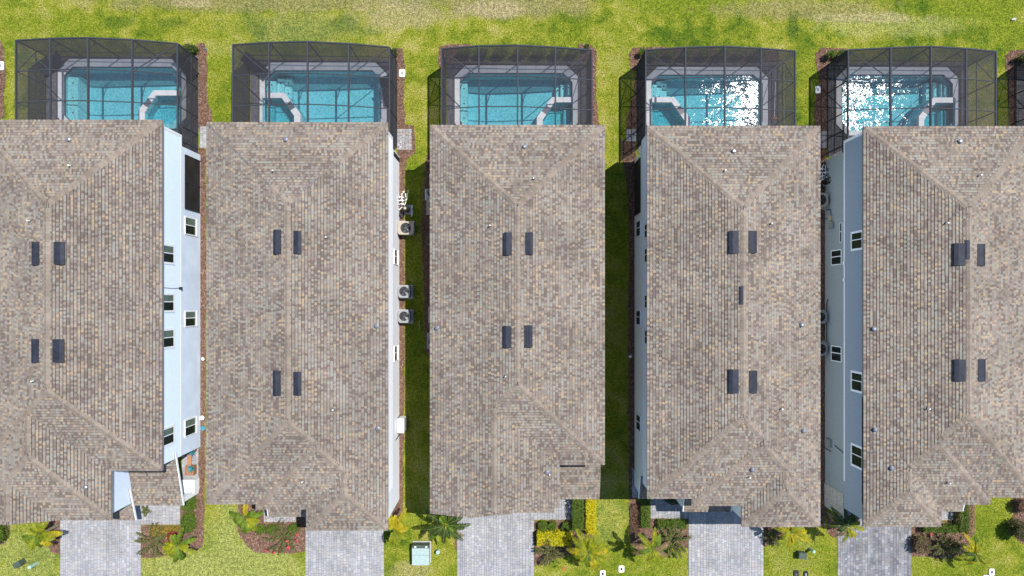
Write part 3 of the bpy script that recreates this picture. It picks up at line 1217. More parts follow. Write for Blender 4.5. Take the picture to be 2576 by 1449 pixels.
# meters, conduit and boxes on the slate house
mb = MB()
x = H5.xl
mb.box(x - .14, x - .003, wy(573, 1.2), wy(558, 1.2), .75, 1.35)
mb.build("meter_box", M_ACG, H5.root)
mb = MB()
mb.box(x - .12, x - .003, wy(553, 1.2), wy(542, 1.2), .7, 1.1)
mb.build("disconnect_box", M_BEIGE, H5.root)
mb = MB()
for p in ([(x - .04, wy(527, .4), .35), (x - .04, wy(527, 1), .9), (x - .04, wy(540, 1), .95)],
          [(x - .04, wy(550, .2), .1), (x - .04, wy(550, .7), .7)],
          [(x - .04, wy(752, .5), .5), (x - .04, wy(765, .5), .35), (x - .04, wy(860, .4), .35)],
          [(x - .04, wy(1122, 1.6), 1.4), (x - .04, wy(1138, 2.5), 2.6)],
          [(x - .04, wy(1126, .1), .05), (x - .04, wy(1136, .9), .9)]):
    mb.tube(p, .022, 5)
mb.build("conduit", M_VENT, H5.root)
mb = MB()
mb.box(x - .16, x - .003, wy(1124, .9), wy(1106, .9), .35, 1.05)
mb.build("meter_box", M_ACG, H5.root)
for (py, z) in ((1097, .35), (1139, .9)):
    mb = MB()
    mb.cyl(0, 0, 0, .14, .13, 12)
    o = mb.build("meter", M_ACG, H5.root)
    o.location = Vector((x, wy(py, z), z)) - wloc(H5.root)
    o.rotation_euler = (0, -math.pi / 2, 0)
for py in (662, 704, 1303 - 0):
    if py < 1200:
        mb = MB()
        mb.box(x - .07, x - .031, wy(py + 4, BAND), wy(py - 4, BAND), BAND - .04, BAND + .16)
        mb.build("belt_clip", M_GREYTRIM, H5.root)
# security light on a cable of the light blue house
mb = MB()
x = H1.xr
mb.box(x + .002, x + .16, wy(728, 2.7), wy(722, 2.7), 2.78, 2.95)
mb.tube([(x + .05, wy(725, 2.9), 2.9), (x + .04, wy(725, 4), 4.0), (x + .04, wy(723, 5.1), 5.15)], .012, 5)
mb.build("security_light", M_BLACK, H1.root)
# ------------------------------------------------------------------ paving
def paver_field(parent, rects, z0, z1, mats, lo=.15, hi=.30, rows=(.14, .20), gap=.013, limit=300, keep=None, name="paver", size=None, border=False):
    """laid rows of blocks with recessed joints"""
    blocks = []
    for (x0, x1, y0, y1) in rects:
        if border:
            bw = .19
            for xa in (x0, x1 - bw):
                y = y0
                while y < y1 - .03:
                    h = min(random.uniform(.15, .22), y1 - y)
                    blocks.append((xa, xa + bw, y, y + h))
                    y += h
            x0, x1 = x0 + bw, x1 - bw
        x = x0
        # columns of blocks running away from the house
        while x < x1 - .02:
            w = min(random.choice(rows), x1 - x)
            if x1 - x - w < .05:
                w = x1 - x
            y = y0 - random.uniform(0, .1)
            while y < y1 - .01:
                h = random.choice((lo, (lo + hi) / 2, hi)) * random.uniform(.95, 1.05)
                ya, yb = max(y, y0), min(y + h, y1)
                y += h
                if yb - ya > .02:
                    blocks.append((x, x + w, ya, yb))
            x += w
    if keep:
        blocks = [b for b in blocks if keep(b)]
    sc = []
    for i, b in enumerate(blocks):
        cx, cy = (b[0] + b[1]) / 2, (b[2] + b[3]) / 2
        if abs(cx) < 32.2 and -17.3 < cy < 19 and limit:
            sc.append((-(b[1] - b[0]) * (b[3] - b[2]) / (1 + (cx * cx + cy * cy) / CAMH ** 2), i))
    sc.sort()
    single = set(i for _, i in sc[:limit])
    units = []
    if limit:
        for m in mats:
            u = MB()
            u.box(-.5, .5, -.5, .5, 0, 1)
            me = bpy.data.meshes.new(name)
            me.from_pydata(u.v, [], u.f[1:])
            me.materials.append(m)
            units.append(me)
    mb = MB()
    off = wloc(parent)
    for i, b in enumerate(blocks):
        k = random.choices(range(len(mats)), [4, 2.2, 1.6, 1.5][:len(mats)])[0]
        zt = z1 + random.uniform(-.003, .003)
        a = (b[0] + gap / 2, b[1] - gap / 2, b[2] + gap / 2, b[3] - gap / 2)
        if i in single:
            o = bpy.data.objects.new(name, units[k])
            COL.objects.link(o)
            o.parent = parent
            o.location = Vector(((a[0] + a[1]) / 2, (a[2] + a[3]) / 2, z0)) - off
            o.scale = (a[1] - a[0], a[3] - a[2], zt - z0)
        else:
            n = len(mb.v)
            mb.v += [(a[0], a[2], z0), (a[1], a[2], z0), (a[1], a[3], z0), (a[0], a[3], z0), (a[0], a[2], zt), (a[1], a[2], zt), (a[1], a[3], zt), (a[0], a[3], zt)]
            mb.f += [(n + 4, n + 5, n + 6, n + 7), (n, n + 1, n + 5, n + 4), (n + 1, n + 2, n + 6, n + 5), (n + 2, n + 3, n + 7, n + 6), (n + 3, n, n + 4, n + 7)]
            mb.m += [k] * 5
    if mb.f:
        o = mb.build(name + "s", mats, parent)
        o["kind"] = "stuff"


def R(x0, y0, x1, y1):
    a, b = G(x0, y1), G(x1, y0)
    return (a[0], b[0], a[1], b[1])


def pad(name, label, rects, mats, limit, border=False, **kw):
    mb = MB()
    for (x0, x1, y0, y1) in rects:
        mb.box(x0, x1, y0, y1, -.05, .012)
    o = mb.build(name, M_SAND)
    o["kind"] = "structure"
    o["label"] = label
    paver_field(o, rects, .0121, .042, mats, limit=limit, border=border, **kw)
    return o


drv = [R(152.5, 1262, 355, 1575), R(769, 1290, 966, 1575), R(1150, 1262, 1343, 1575), R(1732, 1225, 1920, 1575), R(2106, 1250, 2292, 1575)]
names = ["light grey block paved driveway of the light blue house", "pale grey block paved driveway of the white house",
         "grey block paved driveway of the middle house", "grey block paved driveway half shaded by the pale blue house",
         "dark weathered block paved driveway of the slate house"]
for i, r in enumerate(drv):
    pad("driveway", names[i], [r], PAVD if i == 4 else PAVE, 300, True)
walk = [[R(355.2, 1225, 454, 1319)], [R(664, 1255, 745, 1313)], [R(1343.2, 1225, 1440.5, 1307)],
        [R(1634, 1225, 1731.8, 1304)], [R(2292.2, 1240, 2397, 1308)]]
wl = ["block paved entry path of the light blue house", "block paved step before the white house porch", "block paved entry path of the middle house",
      "shaded block paved entry path of the pale blue house", "short block paved entry path of the slate house"]
for r, l in zip(walk, wl):
    pad("entry_path", l, r, PAVE, 120, rows=(.17, .22), lo=.17, hi=.3)
side = [[R(503, 318, 521, 372)], [R(998, 325, 1036, 377)], [R(1575, 325, 1600, 356)], [R(458, 1112, 500, 1206)], [R(2064, 330, 2079, 372)], [R(1590, 1178, 1612, 1252)]]
sl = ["small block paved pad behind the light blue house", "small block paved pad behind the white house", "small shaded block paved pad behind the pale blue house",
      "block paved side patio with cedar bench under the porch", "shaded block paved strip behind the slate house", "dark shaded side porch floor of the pale blue house"]
for r, l in zip(side, sl):
    pad("paved_pad", l, r, PAVE, 60)

# ------------------------------------------------------------------ pools
holes = []            # openings in the lawn
decks = []


def pool_outline(x0, x1, y0, y1, c):
    return [G(*p) for p in ((x0 + c, y0), (x1 - c, y0), (x1, y0 + c), (x1, y1 - c), (x1 - c, y1), (x0 + c, y1), (x0, y1 - c), (x0, y0 + c))]


def ring(mb_parent, inner, outer, z0, z1, mats, name, step=.62, skip=()):
    """coping stones between two outlines with the same number of corners"""
    n = len(inner)
    for i in range(n):
        if i in skip:
            continue
        a, b = Vector(inner[i]), Vector(inner[(i + 1) % n])
        c, d = Vector(outer[i]), Vector(outer[(i + 1) % n])
        k = max(1, round((b - a).length / step))
        for j in range(k):
            t0, t1 = j / k, (j + 1) / k
            e = .004 / max(.1, (b - a).length)
            q = [a.lerp(b, t0 + e), a.lerp(b, t1 - e), c.lerp(d, t1 - e), c.lerp(d, t0 + e)]
            mb = MB()
            mb.prism([(p.x, p.y) for p in q], z0, z1 + random.uniform(-.002, .002))
            mb.build(name, random.choice(mats), mb_parent)


def pool(label, x0, x1, y0, y1, spa_side, spa, ledge, deckrect, steps=None):
    """a walled basin with coping, a raised spa in one corner and a sun ledge or steps"""
    inner = pool_outline(x0, x1, y0, y1, 23)
    outer = pool_outline(x0 - 13, x1 + 13, y0 - 19, y1 + 12, 28)
    mid = pool_outline(x0 - 6, x1 + 6, y0 - 9, y1 + 6, 25)
    holes.append(mid)
    c = G((x0 + x1) / 2, (y0 + y1) / 2)
    root = thing("swimming_pool", label, "pool", (c[0], c[1], 0), "swimming pools behind the houses")
    D = -1.45
    b = MB()
    n = len(inner)
    for i in range(n):
        p, q = inner[i], inner[(i + 1) % n]
        b.quad((p[0], p[1], D), (p[0], p[1], .0), (q[0], q[1], .0), (q[0], q[1], D))
    b.add([(p[0], p[1], D) for p in inner], [tuple(range(n))])
    b.build("basin", M_PLASTER, root)
    b = MB()
    for i in range(n):
        p, q = Vector(inner[i]), Vector(inner[(i + 1) % n])
        cc = Vector(c)
        p2, q2 = p + (cc - p).normalized() * .012, q + (cc - q).normalized() * .012
        b.quad((p2.x, p2.y, -.22), (p2.x, p2.y, .005), (q2.x, q2.y, .005), (q2.x, q2.y, -.22))
    b.build("waterline_tile", M_TILE, root)
    ring(root, inner, outer, -.05, .058, [M_COPE, M_COPE2], "coping_stone")
    b = MB()
    b.add([(p[0], p[1], -.09) for p in inner], [tuple(range(n))])
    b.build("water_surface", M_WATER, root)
    # ledge: list of (rect, depth)
    for (r, dz, m) in ledge:
        q = R(*r)
        b = MB()
        b.box(q[0], q[1], q[2], q[3], D + .002, dz)
        o = b.build("pool_step", m, root)
        if (q[3] - q[2]) > .5:
            t = MB()
            k = max(2, int((q[3] - q[2]) / .9))
            for i in range(k):
                yy = q[2] + (i + .5) * (q[3] - q[2]) / k
                xx = (q[0] + q[1]) / 2
                t.add([(xx - .06, yy, dz + .004), (xx, yy - .06, dz + .004), (xx + .06, yy, dz + .004), (xx, yy + .06, dz + .004)], [(0, 1, 2, 3)])
            t.build("step_tile", M_DOT, o)
    # spa
    sx0, sx1, sy0, sy1, sc = spa
    if spa_side > 0:
        so = [G(*p) for p in ((sx0, sy1), (sx0, sy0 + sc + 12), (sx0 + sc, sy0), (sx1, sy0), (sx1, sy1))]
        si = [G(*p) for p in ((sx0 + 15, sy1), (sx0 + 15, sy0 + sc + 18), (sx0 + sc + 6, sy0 + 13), (sx1 - 1, sy0 + 13), (sx1 - 1, sy1))]
        gap_i = 1
    else:
        so = [G(*p) for p in ((sx1, sy1), (sx1, sy0 + sc + 12), (sx1 - sc, sy0), (sx0, sy0), (sx0, sy1))]
        si = [G(*p) for p in ((sx1 - 15, sy1), (sx1 - 15, sy0 + sc + 18), (sx1 - sc - 6, sy0 + 13), (sx0 + 1, sy0 + 13), (sx0 + 1, sy1))]
        gap_i = 1
    top = .34
    b = MB()
    for i in range(len(so) - 1):
        for (pl, z0, z1) in ((so, D, top - .06), (si, -.75, top - .06)):
            p, q = pl[i], pl[i + 1]
            b.quad((p[0], p[1], z0), (p[0], p[1], z1), (q[0], q[1], z1), (q[0], q[1], z0))
        a, d = so[i], so[i + 1]
        e, f = si[i], si[i + 1]
        b.quad((a[0], a[1], top - .061), (d[0], d[1], top - .061), (f[0], f[1], top - .061), (e[0], e[1], top - .061))
    sw = b.build("spa_wall", M_PLASTER, root)
    for i in range(len(so) - 2):
        a, d = Vector(so[i]), Vector(so[i + 1])
        e, f = Vector(si[i]), Vector(si[i + 1])
        segs = [(0, 1)] if i != gap_i else [(0, .3), (.62, 1)]
        for (s0, s1) in segs:
            k = max(1, round((d - a).length * (s1 - s0) / .7))
            for j in range(k):
                t0, t1 = s0 + (s1 - s0) * j / k + .003, s0 + (s1 - s0) * (j + 1) / k - .003
                q = [a.lerp(d, t0), a.lerp(d, t1), e.lerp(f, t1), e.lerp(f, t0)]
                m = MB()
                m.prism([(p.x, p.y) for p in q], top - .06, top)
                m.build("coping_stone", random.choice([M_COPE, M_COPE2]), root)
        if i == gap_i:
            q = [a.lerp(d, .3), a.lerp(d, .62), e.lerp(f, .62), e.lerp(f, .3)]
            m = MB()
            m.prism([(p.x, p.y) for p in q], top - .0595, top - .045)
            m.build("spillway", M_TILE, root)
    b = MB()
    b.add([(p[0], p[1], -.75) for p in si], [tuple(range(len(si)))])
    b.build("spa_floor", M_LEDGE, root)
    b = MB()
    b.add([(p[0], p[1], top - .10) for p in si], [tuple(range(len(si)))])
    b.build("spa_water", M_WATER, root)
    ys = -1 if spa_side > 0 else 1
    q = R(sx1 - 22, sy0 + 26, sx1 - 2, sy1) if spa_side > 0 else R(sx0 + 2, sy0 + 26, sx0 + 22, sy1)
    b = MB()
    b.box(q[0], q[1], q[2], q[3], -.748, -.30)
    b.build("spa_bench", M_LEDGE, root)
    # deck
    dr = R(*deckrect)
    drp = [(dr[0], dr[2]), (dr[1], dr[2]), (dr[1], dr[3]), (dr[0], dr[3])]
    dk = sheet("pool_deck", drp, [mid], .008, M_SAND, None, kind="structure", label="grey paver deck around " + label.split(",")[0])
    decks.append(drp)
    oa = np.array(outer)
    def keep(bk):
        pts = [((bk[0] + bk[1]) / 2, (bk[2] + bk[3]) / 2), (bk[0], bk[2]), (bk[1], bk[2]), (bk[1], bk[3]), (bk[0], bk[3])]
        return not in_poly(np.array(pts), outer).any()
    paver_field(dk, [dr], .0085, .045, DECKP, limit=0, keep=keep, rows=(.15, .20), lo=.15, hi=.3)
    return root


LP = M_LEDGE
pool("blue pool with a pale ledge at its left end, behind the light blue house", 160, 456, 168, 312, 1, (355, 458, 231, 330, 38),
     [((160.5, 185, 187, 298), -.40, LP), ((425, 170, 448, 182), -.55, LP)], (115, 141, 497, 385))
pool("turquoise pool with spa in its left corner, behind the white house", 667, 960, 177, 322, -1, (664, 759, 237, 335, 40),
     [((945, 203, 958, 305), -.55, LP), ((668, 200, 690, 238), -.35, LP), ((690, 190, 706, 238), -.65, LP), ((706, 184, 722, 238), -.95, LP)], (632, 149, 994, 385))
pool("clear blue pool with a narrow pale ledge, behind the middle house", 1157, 1440, 184, 326, 1, (1350, 1441, 248, 338, 38),
     [((1157.5, 200, 1175, 312), -.40, LP), ((1400, 205, 1411, 248), -.95, LP), ((1412, 205, 1424, 248), -.65, LP), ((1425, 205, 1438, 248), -.35, LP)], (1125, 155, 1476, 385))
pool("pool with broad white sun glitter at its right end, behind the pale blue house", 1638, 1918, 188, 329, -1, (1637, 1733, 248, 338, 40),
     [((1639, 206, 1655, 248), -.35, LP), ((1656, 197, 1670, 248), -.65, LP), ((1671, 192, 1685, 248), -.95, LP)], (1605, 158, 1960, 385))
pool("pool with sun glitter at its left end, behind the slate house", 2116, 2396, 188, 329, 1, (2302, 2397, 249, 338, 38),
     [((2352, 196, 2362, 249), -.95, LP), ((2364, 200, 2374, 249), -.65, LP), ((2376, 205, 2393, 249), -.35, LP)], (2083, 158, 2436, 395))

# ------------------------------------------------------------------ pool enclosures
def enclosure(label, tops, prof, p1, p2, cat_group="screened pool enclosures", rear_y=372, doorside=0):
    xs = [t[0] for t in tops]
    P = [W(t[0], t[1], h) for t, h in zip(tops, prof)]
    a = G(0, rear_y)[1]
    root = thing("pool_enclosure", label, "pool enclosure", ((P[0].x + P[-1].x) / 2, P[2].y, 0), cat_group)
    yb = [p.y for p in P]
    y1 = [y - p1 / S for y in yb]
    y2 = [y - p2 / S for y in yb]
    ye = []
    for i in range(len(P)):
        ye.append(a if i in (0, len(P) - 1) else a + .45)
    lv = [yb, y1, y2, ye]
    n = len(P)
    wd = .075

    def bm(nm, p, q, w=wd, h=.10):
        m = MB()
        m.beam(p, q, w, h)
        return m.build(nm, M_BEAM, root)

    pt = lambda i, k: Vector((P[i].x, lv[k][i], P[i].z))
    for i in range(n):
        bm("roof_beam", pt(i, 0), pt(i, 3), .085 if 0 < i < n - 1 else .075, .14)
    for i in range(n - 1):
        bm("eave_beam", pt(i, 0) + Vector((0, 0, .001)), pt(i + 1, 0) + Vector((0, 0, .001)), .07, .12)
        for k in (1, 2):
            bm("purlin", pt(i, k) + Vector((0, 0, .02)), pt(i + 1, k) + Vector((0, 0, .02)), .05, .06)
    for i in range(n):
        bm("post", (P[i].x, yb[i], .04), (P[i].x, yb[i], P[i].z - .06), .06, .06)
    for i in (0, n - 1):
        for k in (1, 2):
            bm("post", (P[i].x, lv[k][i], .04), (P[i].x, lv[k][i], P[i].z - .06), .05, .05)
        bm("side_rail", (P[i].x, yb[i], 1.0), (P[i].x, ye[i], 1.0), .04, .05)
        bm("base_rail", (P[i].x, yb[i], .08), (P[i].x, ye[i], .08), .04, .05)
        bm("wall_brace", (P[i].x, y1[i], P[i].z - .05), (P[i].x, yb[i] - .05, 1.0), .035, .035)
    for i in range(n - 1):
        bm("base_rail", (P[i].x, yb[i], .08), (P[i + 1].x, yb[i + 1], .08), .04, .05)
        bm("back_rail", (P[i].x, yb[i], 1.0), (P[i + 1].x, yb[i + 1], 1.0), .04, .05)
    # knee braces under the inner beams and two long braces in the roof corners
    for i in range(1, n - 1):
        bm("knee_brace", (P[i].x, yb[i], P[i].z - .75), (P[i].x, yb[i] - .7, P[i].z - .04), .04, .05)
    bm("roof_brace", pt(0, 0) + Vector((.03, -.03, .01)), pt(1, 1) + Vector((-.06, .0, .01)), .05, .05)
    bm("roof_brace", pt(n - 1, 0) + Vector((-.03, -.03, .01)), pt(n - 2, 1) + Vector((.06, .0, .01)), .05, .05)

    def panel(*q):
        m = MB()
        m.quad(*q)
        m.build("screen_panel", M_SCREEN, root)

    e = Vector((0, 0, .035))
    for i in range(n - 1):
        for k in range(3):
            panel(pt(i, k) + e, pt(i + 1, k) + e, pt(i + 1, k + 1) + e, pt(i, k + 1) + e)
        panel((P[i].x, yb[i], .08), (P[i + 1].x, yb[i + 1], .08), pt(i + 1, 0), pt(i, 0))
    for i in (0, n - 1):
        for k in range(3):
            panel((P[i].x, lv[k][i], .08), (P[i].x, lv[k + 1][i], .08), pt(i, k + 1), pt(i, k))
    if doorside:
        i = 0 if doorside < 0 else n - 1
        m = MB()
        x = P[i].x
        ya, yz = ye[i] + .25, ye[i] + 1.15
        for yy in (ya, yz):
            m.box(x - .035, x + .035, yy - .035, yy + .035, .05, 2.15)
        m.box(x - .035, x + .035, ya, yz, 2.15, 2.22)
        m.box(x - .03, x + .03, ya, yz, .95, 1.02)
        m.build("screen_door", M_BEAM, root)
    return root


PR = [2.75, 3.22, 3.5, 3.22, 2.75]
enclosure("dark screened pool enclosure behind the light blue house at left", [(40.5, 102), (127, 97), (222, 95), (333, 100), (447, 110)], PR, 73, 146, rear_y=385, doorside=1)
enclosure("dark screened pool enclosure behind the white house", [(586, 113), (677, 107), (774, 105), (877, 110), (980, 119)], PR, 73, 145, rear_y=372)
enclosure("dark screened pool enclosure behind the middle house", [(1111, 123), (1205, 115.5), (1302, 114), (1397, 119), (1489, 126)], PR, 71, 142, rear_y=372)
enclosure("dark screened pool enclosure over the glittering pool of the pale blue house", [(1624, 126), (1724, 119.5), (1823, 117), (1914, 122), (2000, 129)], PR, 71, 142, rear_y=376, doorside=-1)
enclosure("dark screened pool enclosure behind the slate house, doubly shaded at left", [(2133, 126), (2240, 120.5), (2341, 117), (2429.5, 122.5), (2505, 130)], PR, 71, 142, rear_y=395, doorside=-1)
enclosure("dark screened pool enclosure cut off by the right edge", [(2635, 128), (2735, 121), (2834, 119), (2925, 124), (3011, 131)], PR, 71, 142, rear_y=385)
dk = R(2556, 158, 2960, 385)
o = sheet("pool_deck", [(dk[0], dk[2]), (dk[1], dk[2]), (dk[1], dk[3]), (dk[0], dk[3])], [], .008, M_SAND, None, kind="structure", label="grey paver deck at the right edge")
paver_field(o, [(dk[0], dk[0] + 3, dk[2], dk[3])], .0085, .045, DECKP, limit=0)
decks.append([(dk[0], dk[2]), (dk[1], dk[2]), (dk[1], dk[3]), (dk[0], dk[3])])
# ------------------------------------------------------------------ ground
def PG(pts):
    return [G(*p) for p in pts]


lawn = sheet("lawn", [(-400, -400), (400, -400), (400, 400), (-400, 400)], holes, 0.0, M_LAWN, None, kind="structure", label="patchy green and dry lawn around the houses")

beds = [
    ("mulch bed left of the first driveway", PG([(104, 1300), (151.5, 1300), (151.5, 1396), (128, 1388), (117, 1362), (104, 1340)])),
    ("mulch bed in the lower left corner", PG([(-40, 1322), (27, 1322), (23, 1350), (10, 1368), (-40, 1380)])),
    ("mulch strip and bed along the right of the light blue house", PG([(500.5, 373), (517, 373), (519, 700), (517, 1000), (516, 1200), (514, 1300), (509, 1372), (492, 1388),
        (470, 1394), (425, 1398), (395, 1402), (357, 1404), (356, 1320.5), (455.5, 1320.5), (455.5, 1242), (500.5, 1240)])),
    ("mulch strip beside the first pool enclosure", PG([(498, 112), (515, 107), (521, 130), (521, 200), (524, 262), (536, 285), (533, 315), (520, 330), (498, 330)])),
    ("mulch bed at the upper left edge", PG([(-30, 90), (6, 105), (12, 150), (17, 180), (9, 240), (14, 290), (4, 300), (-30, 300)])),
    ("curved mulch bed before the white house", PG([(599, 1255), (597, 1300), (600, 1336), (611, 1356), (624, 1377), (640, 1386), (660, 1392), (690, 1391), (720, 1392), (768, 1388),
        (768, 1255)])),
    ("mulch strip beside the second pool enclosure", PG([(996, 122), (1012, 120), (1018, 170), (1016, 260), (1020, 312), (1040, 314), (1044, 345), (1043, 385), (1024, 400), (1018, 440), (1018, 700), (1017, 1000),
        (1015, 1200), (1012, 1300), (970, 1300), (998, 1240), (999, 375), (996, 330)])),
    ("dark mulch strip along the left of the middle house", PG([(1076, 385), (1100, 385), (1114, 385), (1114, 900), (1082, 900), (1070, 880), (1066, 700), (1060, 560), (1066, 450)])),
    ("mulch edge behind the third pool enclosure", PG([(1103, 120), (1125, 112), (1180, 110), (1180, 158), (1121, 160), (1112, 200), (1104, 170)])),
    ("thin mulch strip right of the third pool enclosure", PG([(1455, 110), (1487, 112), (1500, 130), (1500, 230), (1505, 300), (1512, 330), (1476, 330), (1478, 160), (1455, 158)])),
    ("mulch bed right of the third driveway", PG([(1343.5, 1308.5), (1441.5, 1308.5), (1441.5, 1240), (1499, 1240), (1497, 1330), (1488, 1354), (1470, 1374), (1440, 1392), (1400, 1402),
        (1372, 1416), (1344, 1422)])),
    ("mulch strip left of the third driveway", PG([(1142, 1290), (1149.5, 1290), (1149.5, 1388), (1144, 1380)])),
    ("mulch bed by the back corner of the fourth pool enclosure", PG([(1582, 135), (1590, 122), (1620, 118), (1800, 126), (1960, 128), (1960, 157), (1606, 157), (1606, 330), (1581, 352), (1575, 300), (1594, 240), (1600, 180), (1584, 172)])),
    ("dark mulch strip along the left of the pale blue house", PG([(1558, 350), (1576, 355), (1600, 356), (1600, 1260), (1582, 1260), (1580, 900), (1582, 500)])),
    ("mulch bed left of the fourth driveway", PG([(1583, 1260.5), (1633.5, 1260.5), (1633.5, 1304.5), (1731.5, 1304.5), (1731.5, 1378), (1712, 1372), (1690, 1371), (1650, 1376), (1606, 1382),
        (1590, 1370), (1582, 1345)])),
    ("mulch bed right of the fourth driveway", PG([(1920.5, 1300), (1985, 1300), (1978, 1345), (1950, 1364), (1920.5, 1374)])),
    ("dark soil strip between the last two houses", PG([(2040, 372), (2079, 372), (2079, 1262), (2075, 1330), (2040, 1300)])),
    ("mulch strip beside the fifth pool enclosure", PG([(2052, 135), (2066, 122), (2110, 120), (2134, 122), (2134, 157), (2082, 157), (2082, 371), (2055, 371), (2048, 330), (2052, 230), (2062, 215), (2056, 175)])),
    ("mulch bed right of the fifth driveway", PG([(2292.6, 1309), (2398, 1309), (2398, 1240), (2452, 1240), (2451, 1308), (2444, 1352), (2427, 1386), (2401, 1404), (2366, 1404), (2333, 1401), (2293, 1398)])),
    ("mulch bed at the right edge", PG([(2549, 1240), (2620, 1240), (2620, 1380), (2580, 1372), (2556, 1358), (2547, 1310)])),
    ("mulch strip by the enclosure at the right edge", PG([(2528, 140), (2545, 127), (2620, 122), (2620, 157), (2556, 158), (2556, 330), (2540, 340), (2537, 260), (2532, 180)])),
    ("little mulch ring under the palm between the last two houses", PG([(2080, 1300), (2105.5, 1300), (2105.5, 1352), (2092, 1350), (2079, 1338)])),
]
bed_polys = []
for nm, pl in beds:
    pw = wobble(pl, .4, .05)
    bed_polys.append(pw)
    b = MB()
    base = sheet("mulch_bed", pw, [], .012, M_MULCH, None, kind="structure", label=nm)
    xs, ys = [p[0] for p in pw], [p[1] for p in pw]
    area = (max(xs) - min(xs)) * (max(ys) - min(ys))
    N = int(area * 190)
    P = np.column_stack([np.random.uniform(min(xs), max(xs), N), np.random.uniform(min(ys), max(ys), N)])
    P = P[in_poly(P, pw)]
    m = len(P)
    if not m:
        continue
    a = np.random.uniform(0, math.pi, m)
    L = np.random.uniform(.03, .085, m)
    wd = np.random.uniform(.010, .022, m)
    tz = np.random.uniform(-.02, .02, m)
    ca, sa = np.cos(a), np.sin(a)
    z = np.random.uniform(.022, .045, m)
    V = np.zeros((m, 4, 3))
    for k, (i, j) in enumerate(((-1, -1), (1, -1), (1, 1), (-1, 1))):
        V[:, k, 0] = P[:, 0] + i * L * ca - j * wd * sa
        V[:, k, 1] = P[:, 1] + i * L * sa + j * wd * ca
        V[:, k, 2] = z + i * tz
    me = bpy.data.meshes.new("mulch_chips")
    me.from_pydata(V.reshape(-1, 3).tolist(), [], np.arange(m * 4).reshape(-1, 4).tolist())
    for mm in M_CHIP:
        me.materials.append(mm)
    me.polygons.foreach_set("material_index", np.random.choice(3, m, p=[.45, .37, .18]).astype(np.int32))
    o = bpy.data.objects.new("mulch_chips", me)
    COL.objects.link(o)
    o.parent = base
    o["kind"] = "stuff"

# grass blades over the lawn (one object nobody could count)
solid = [[(r[0] + .05, r[2]), (r[1] - .05, r[2]), (r[1] - .05, r[3]), (r[0] + .05, r[3])] for r in drv + [q for w in walk for q in w] + [q for w in side for q in w]] + decks + bed_polys
for H in (H1, H2, H3, H4, H5):
    for w in H.wings:
        solid.append([(w.x0 + INS, w.yf + INS), (w.x1 - INS, w.yf + INS), (w.x1 - INS, w.yr - INS), (w.x0 + INS, w.yr - INS)])
N = 260000
P = np.column_stack([np.random.uniform(-33.2, 33.2, N), np.random.uniform(-18.4, 20.0, N)])
ok = np.ones(N, bool)
for pl in solid:
    ok &= ~in_poly(P, pl)
P = P[ok]
m = len(P)
a = np.random.uniform(0, 2 * math.pi, m)
h = np.random.uniform(.018, .06, m)
wd = np.random.uniform(.010, .022, m)
le = np.random.uniform(.03, .10, m)
V = np.zeros((m, 3, 3))
ca, sa = np.cos(a), np.sin(a)
V[:, 0, 0], V[:, 0, 1] = P[:, 0] - wd * sa, P[:, 1] + wd * ca
V[:, 1, 0], V[:, 1, 1] = P[:, 0] + wd * sa, P[:, 1] - wd * ca
V[:, 2, 0], V[:, 2, 1], V[:, 2, 2] = P[:, 0] + le * ca, P[:, 1] + le * sa, h
me = bpy.data.meshes.new("grass")
me.from_pydata(V.reshape(-1, 3).tolist(), [], np.arange(m * 3).reshape(-1, 3).tolist())
me.materials.append(M_LAWN)
o = bpy.data.objects.new("grass", me)
COL.objects.link(o)
o["kind"] = "stuff"
o["label"] = "short coarse grass of the lawns"


# ------------------------------------------------------------------ plants
def frond_mesh(name, L, wid, n, m, droop, rise, fluffy=1.0, seed=0):
    rng = random.Random(seed)
    b = MB()
    pts = []
    for i in range(9):
        t = i / 8
        pts.append(Vector((L * (t - .08 * t * t), 0, rise * math.sin(t * 2.0) * .9 - droop * t * t)))
    b.tube(pts, [.013 * (1 - .8 * i / 8) + .003 for i in range(9)], 4, 0)
    for i in range(n):
        t = .12 + .88 * (i + rng.random()) / n
        j = min(int(t * 8), 7)
        p = pts[j].lerp(pts[j + 1], t * 8 - j)
        d = (pts[j + 1] - pts[j]).normalized()
        wl = wid * (math.sin(math.pi * min(1, t * .86 + .12)) ** .6) * rng.uniform(.8, 1.1)
        for s in (-1, 1):
            for q in range(2 if fluffy > .9 else 1):
                lift = rng.uniform(-.5, .95) * fluffy
                side = (Vector((0, s, 0)) + d * rng.uniform(.35, .95) + Vector((0, 0, lift))).normalized()
                nrm = d * .5 + Vector((0, 0, .3))
                hw = .0135 * rng.uniform(.8, 1.4)
                mid = p + side * wl * .55 + Vector((0, 0, -.02))
                tip = p + side * wl + Vector((0, 0, -.06 * wl / .3))
                e = d * hw
                b.add([p - e * .6, p + e * .6, mid + e, mid - e, tip], [(0, 1, 2, 3), (3, 2, 4)], 1)
    me = bpy.data.meshes.new(name)
    me.materials.append(M_RIB)
    me.materials.append(m)
    me.from_pydata(b.v, [], b.f)
    me.polygons.foreach_set("material_index", b.m)
    return me


FR = {}


def frond(key, L, wid, m, droop=.5, rise=.35, fluffy=1.0, n=46):
    k = (key, round(L, 2), round(wid, 2), round(droop, 2), round(rise, 2))
    if k not in FR:
        FR[k] = [frond_mesh("frond", L, wid, n, m, droop, rise, fluffy, s) for s in range(2)]
    return random.choice(FR[k])


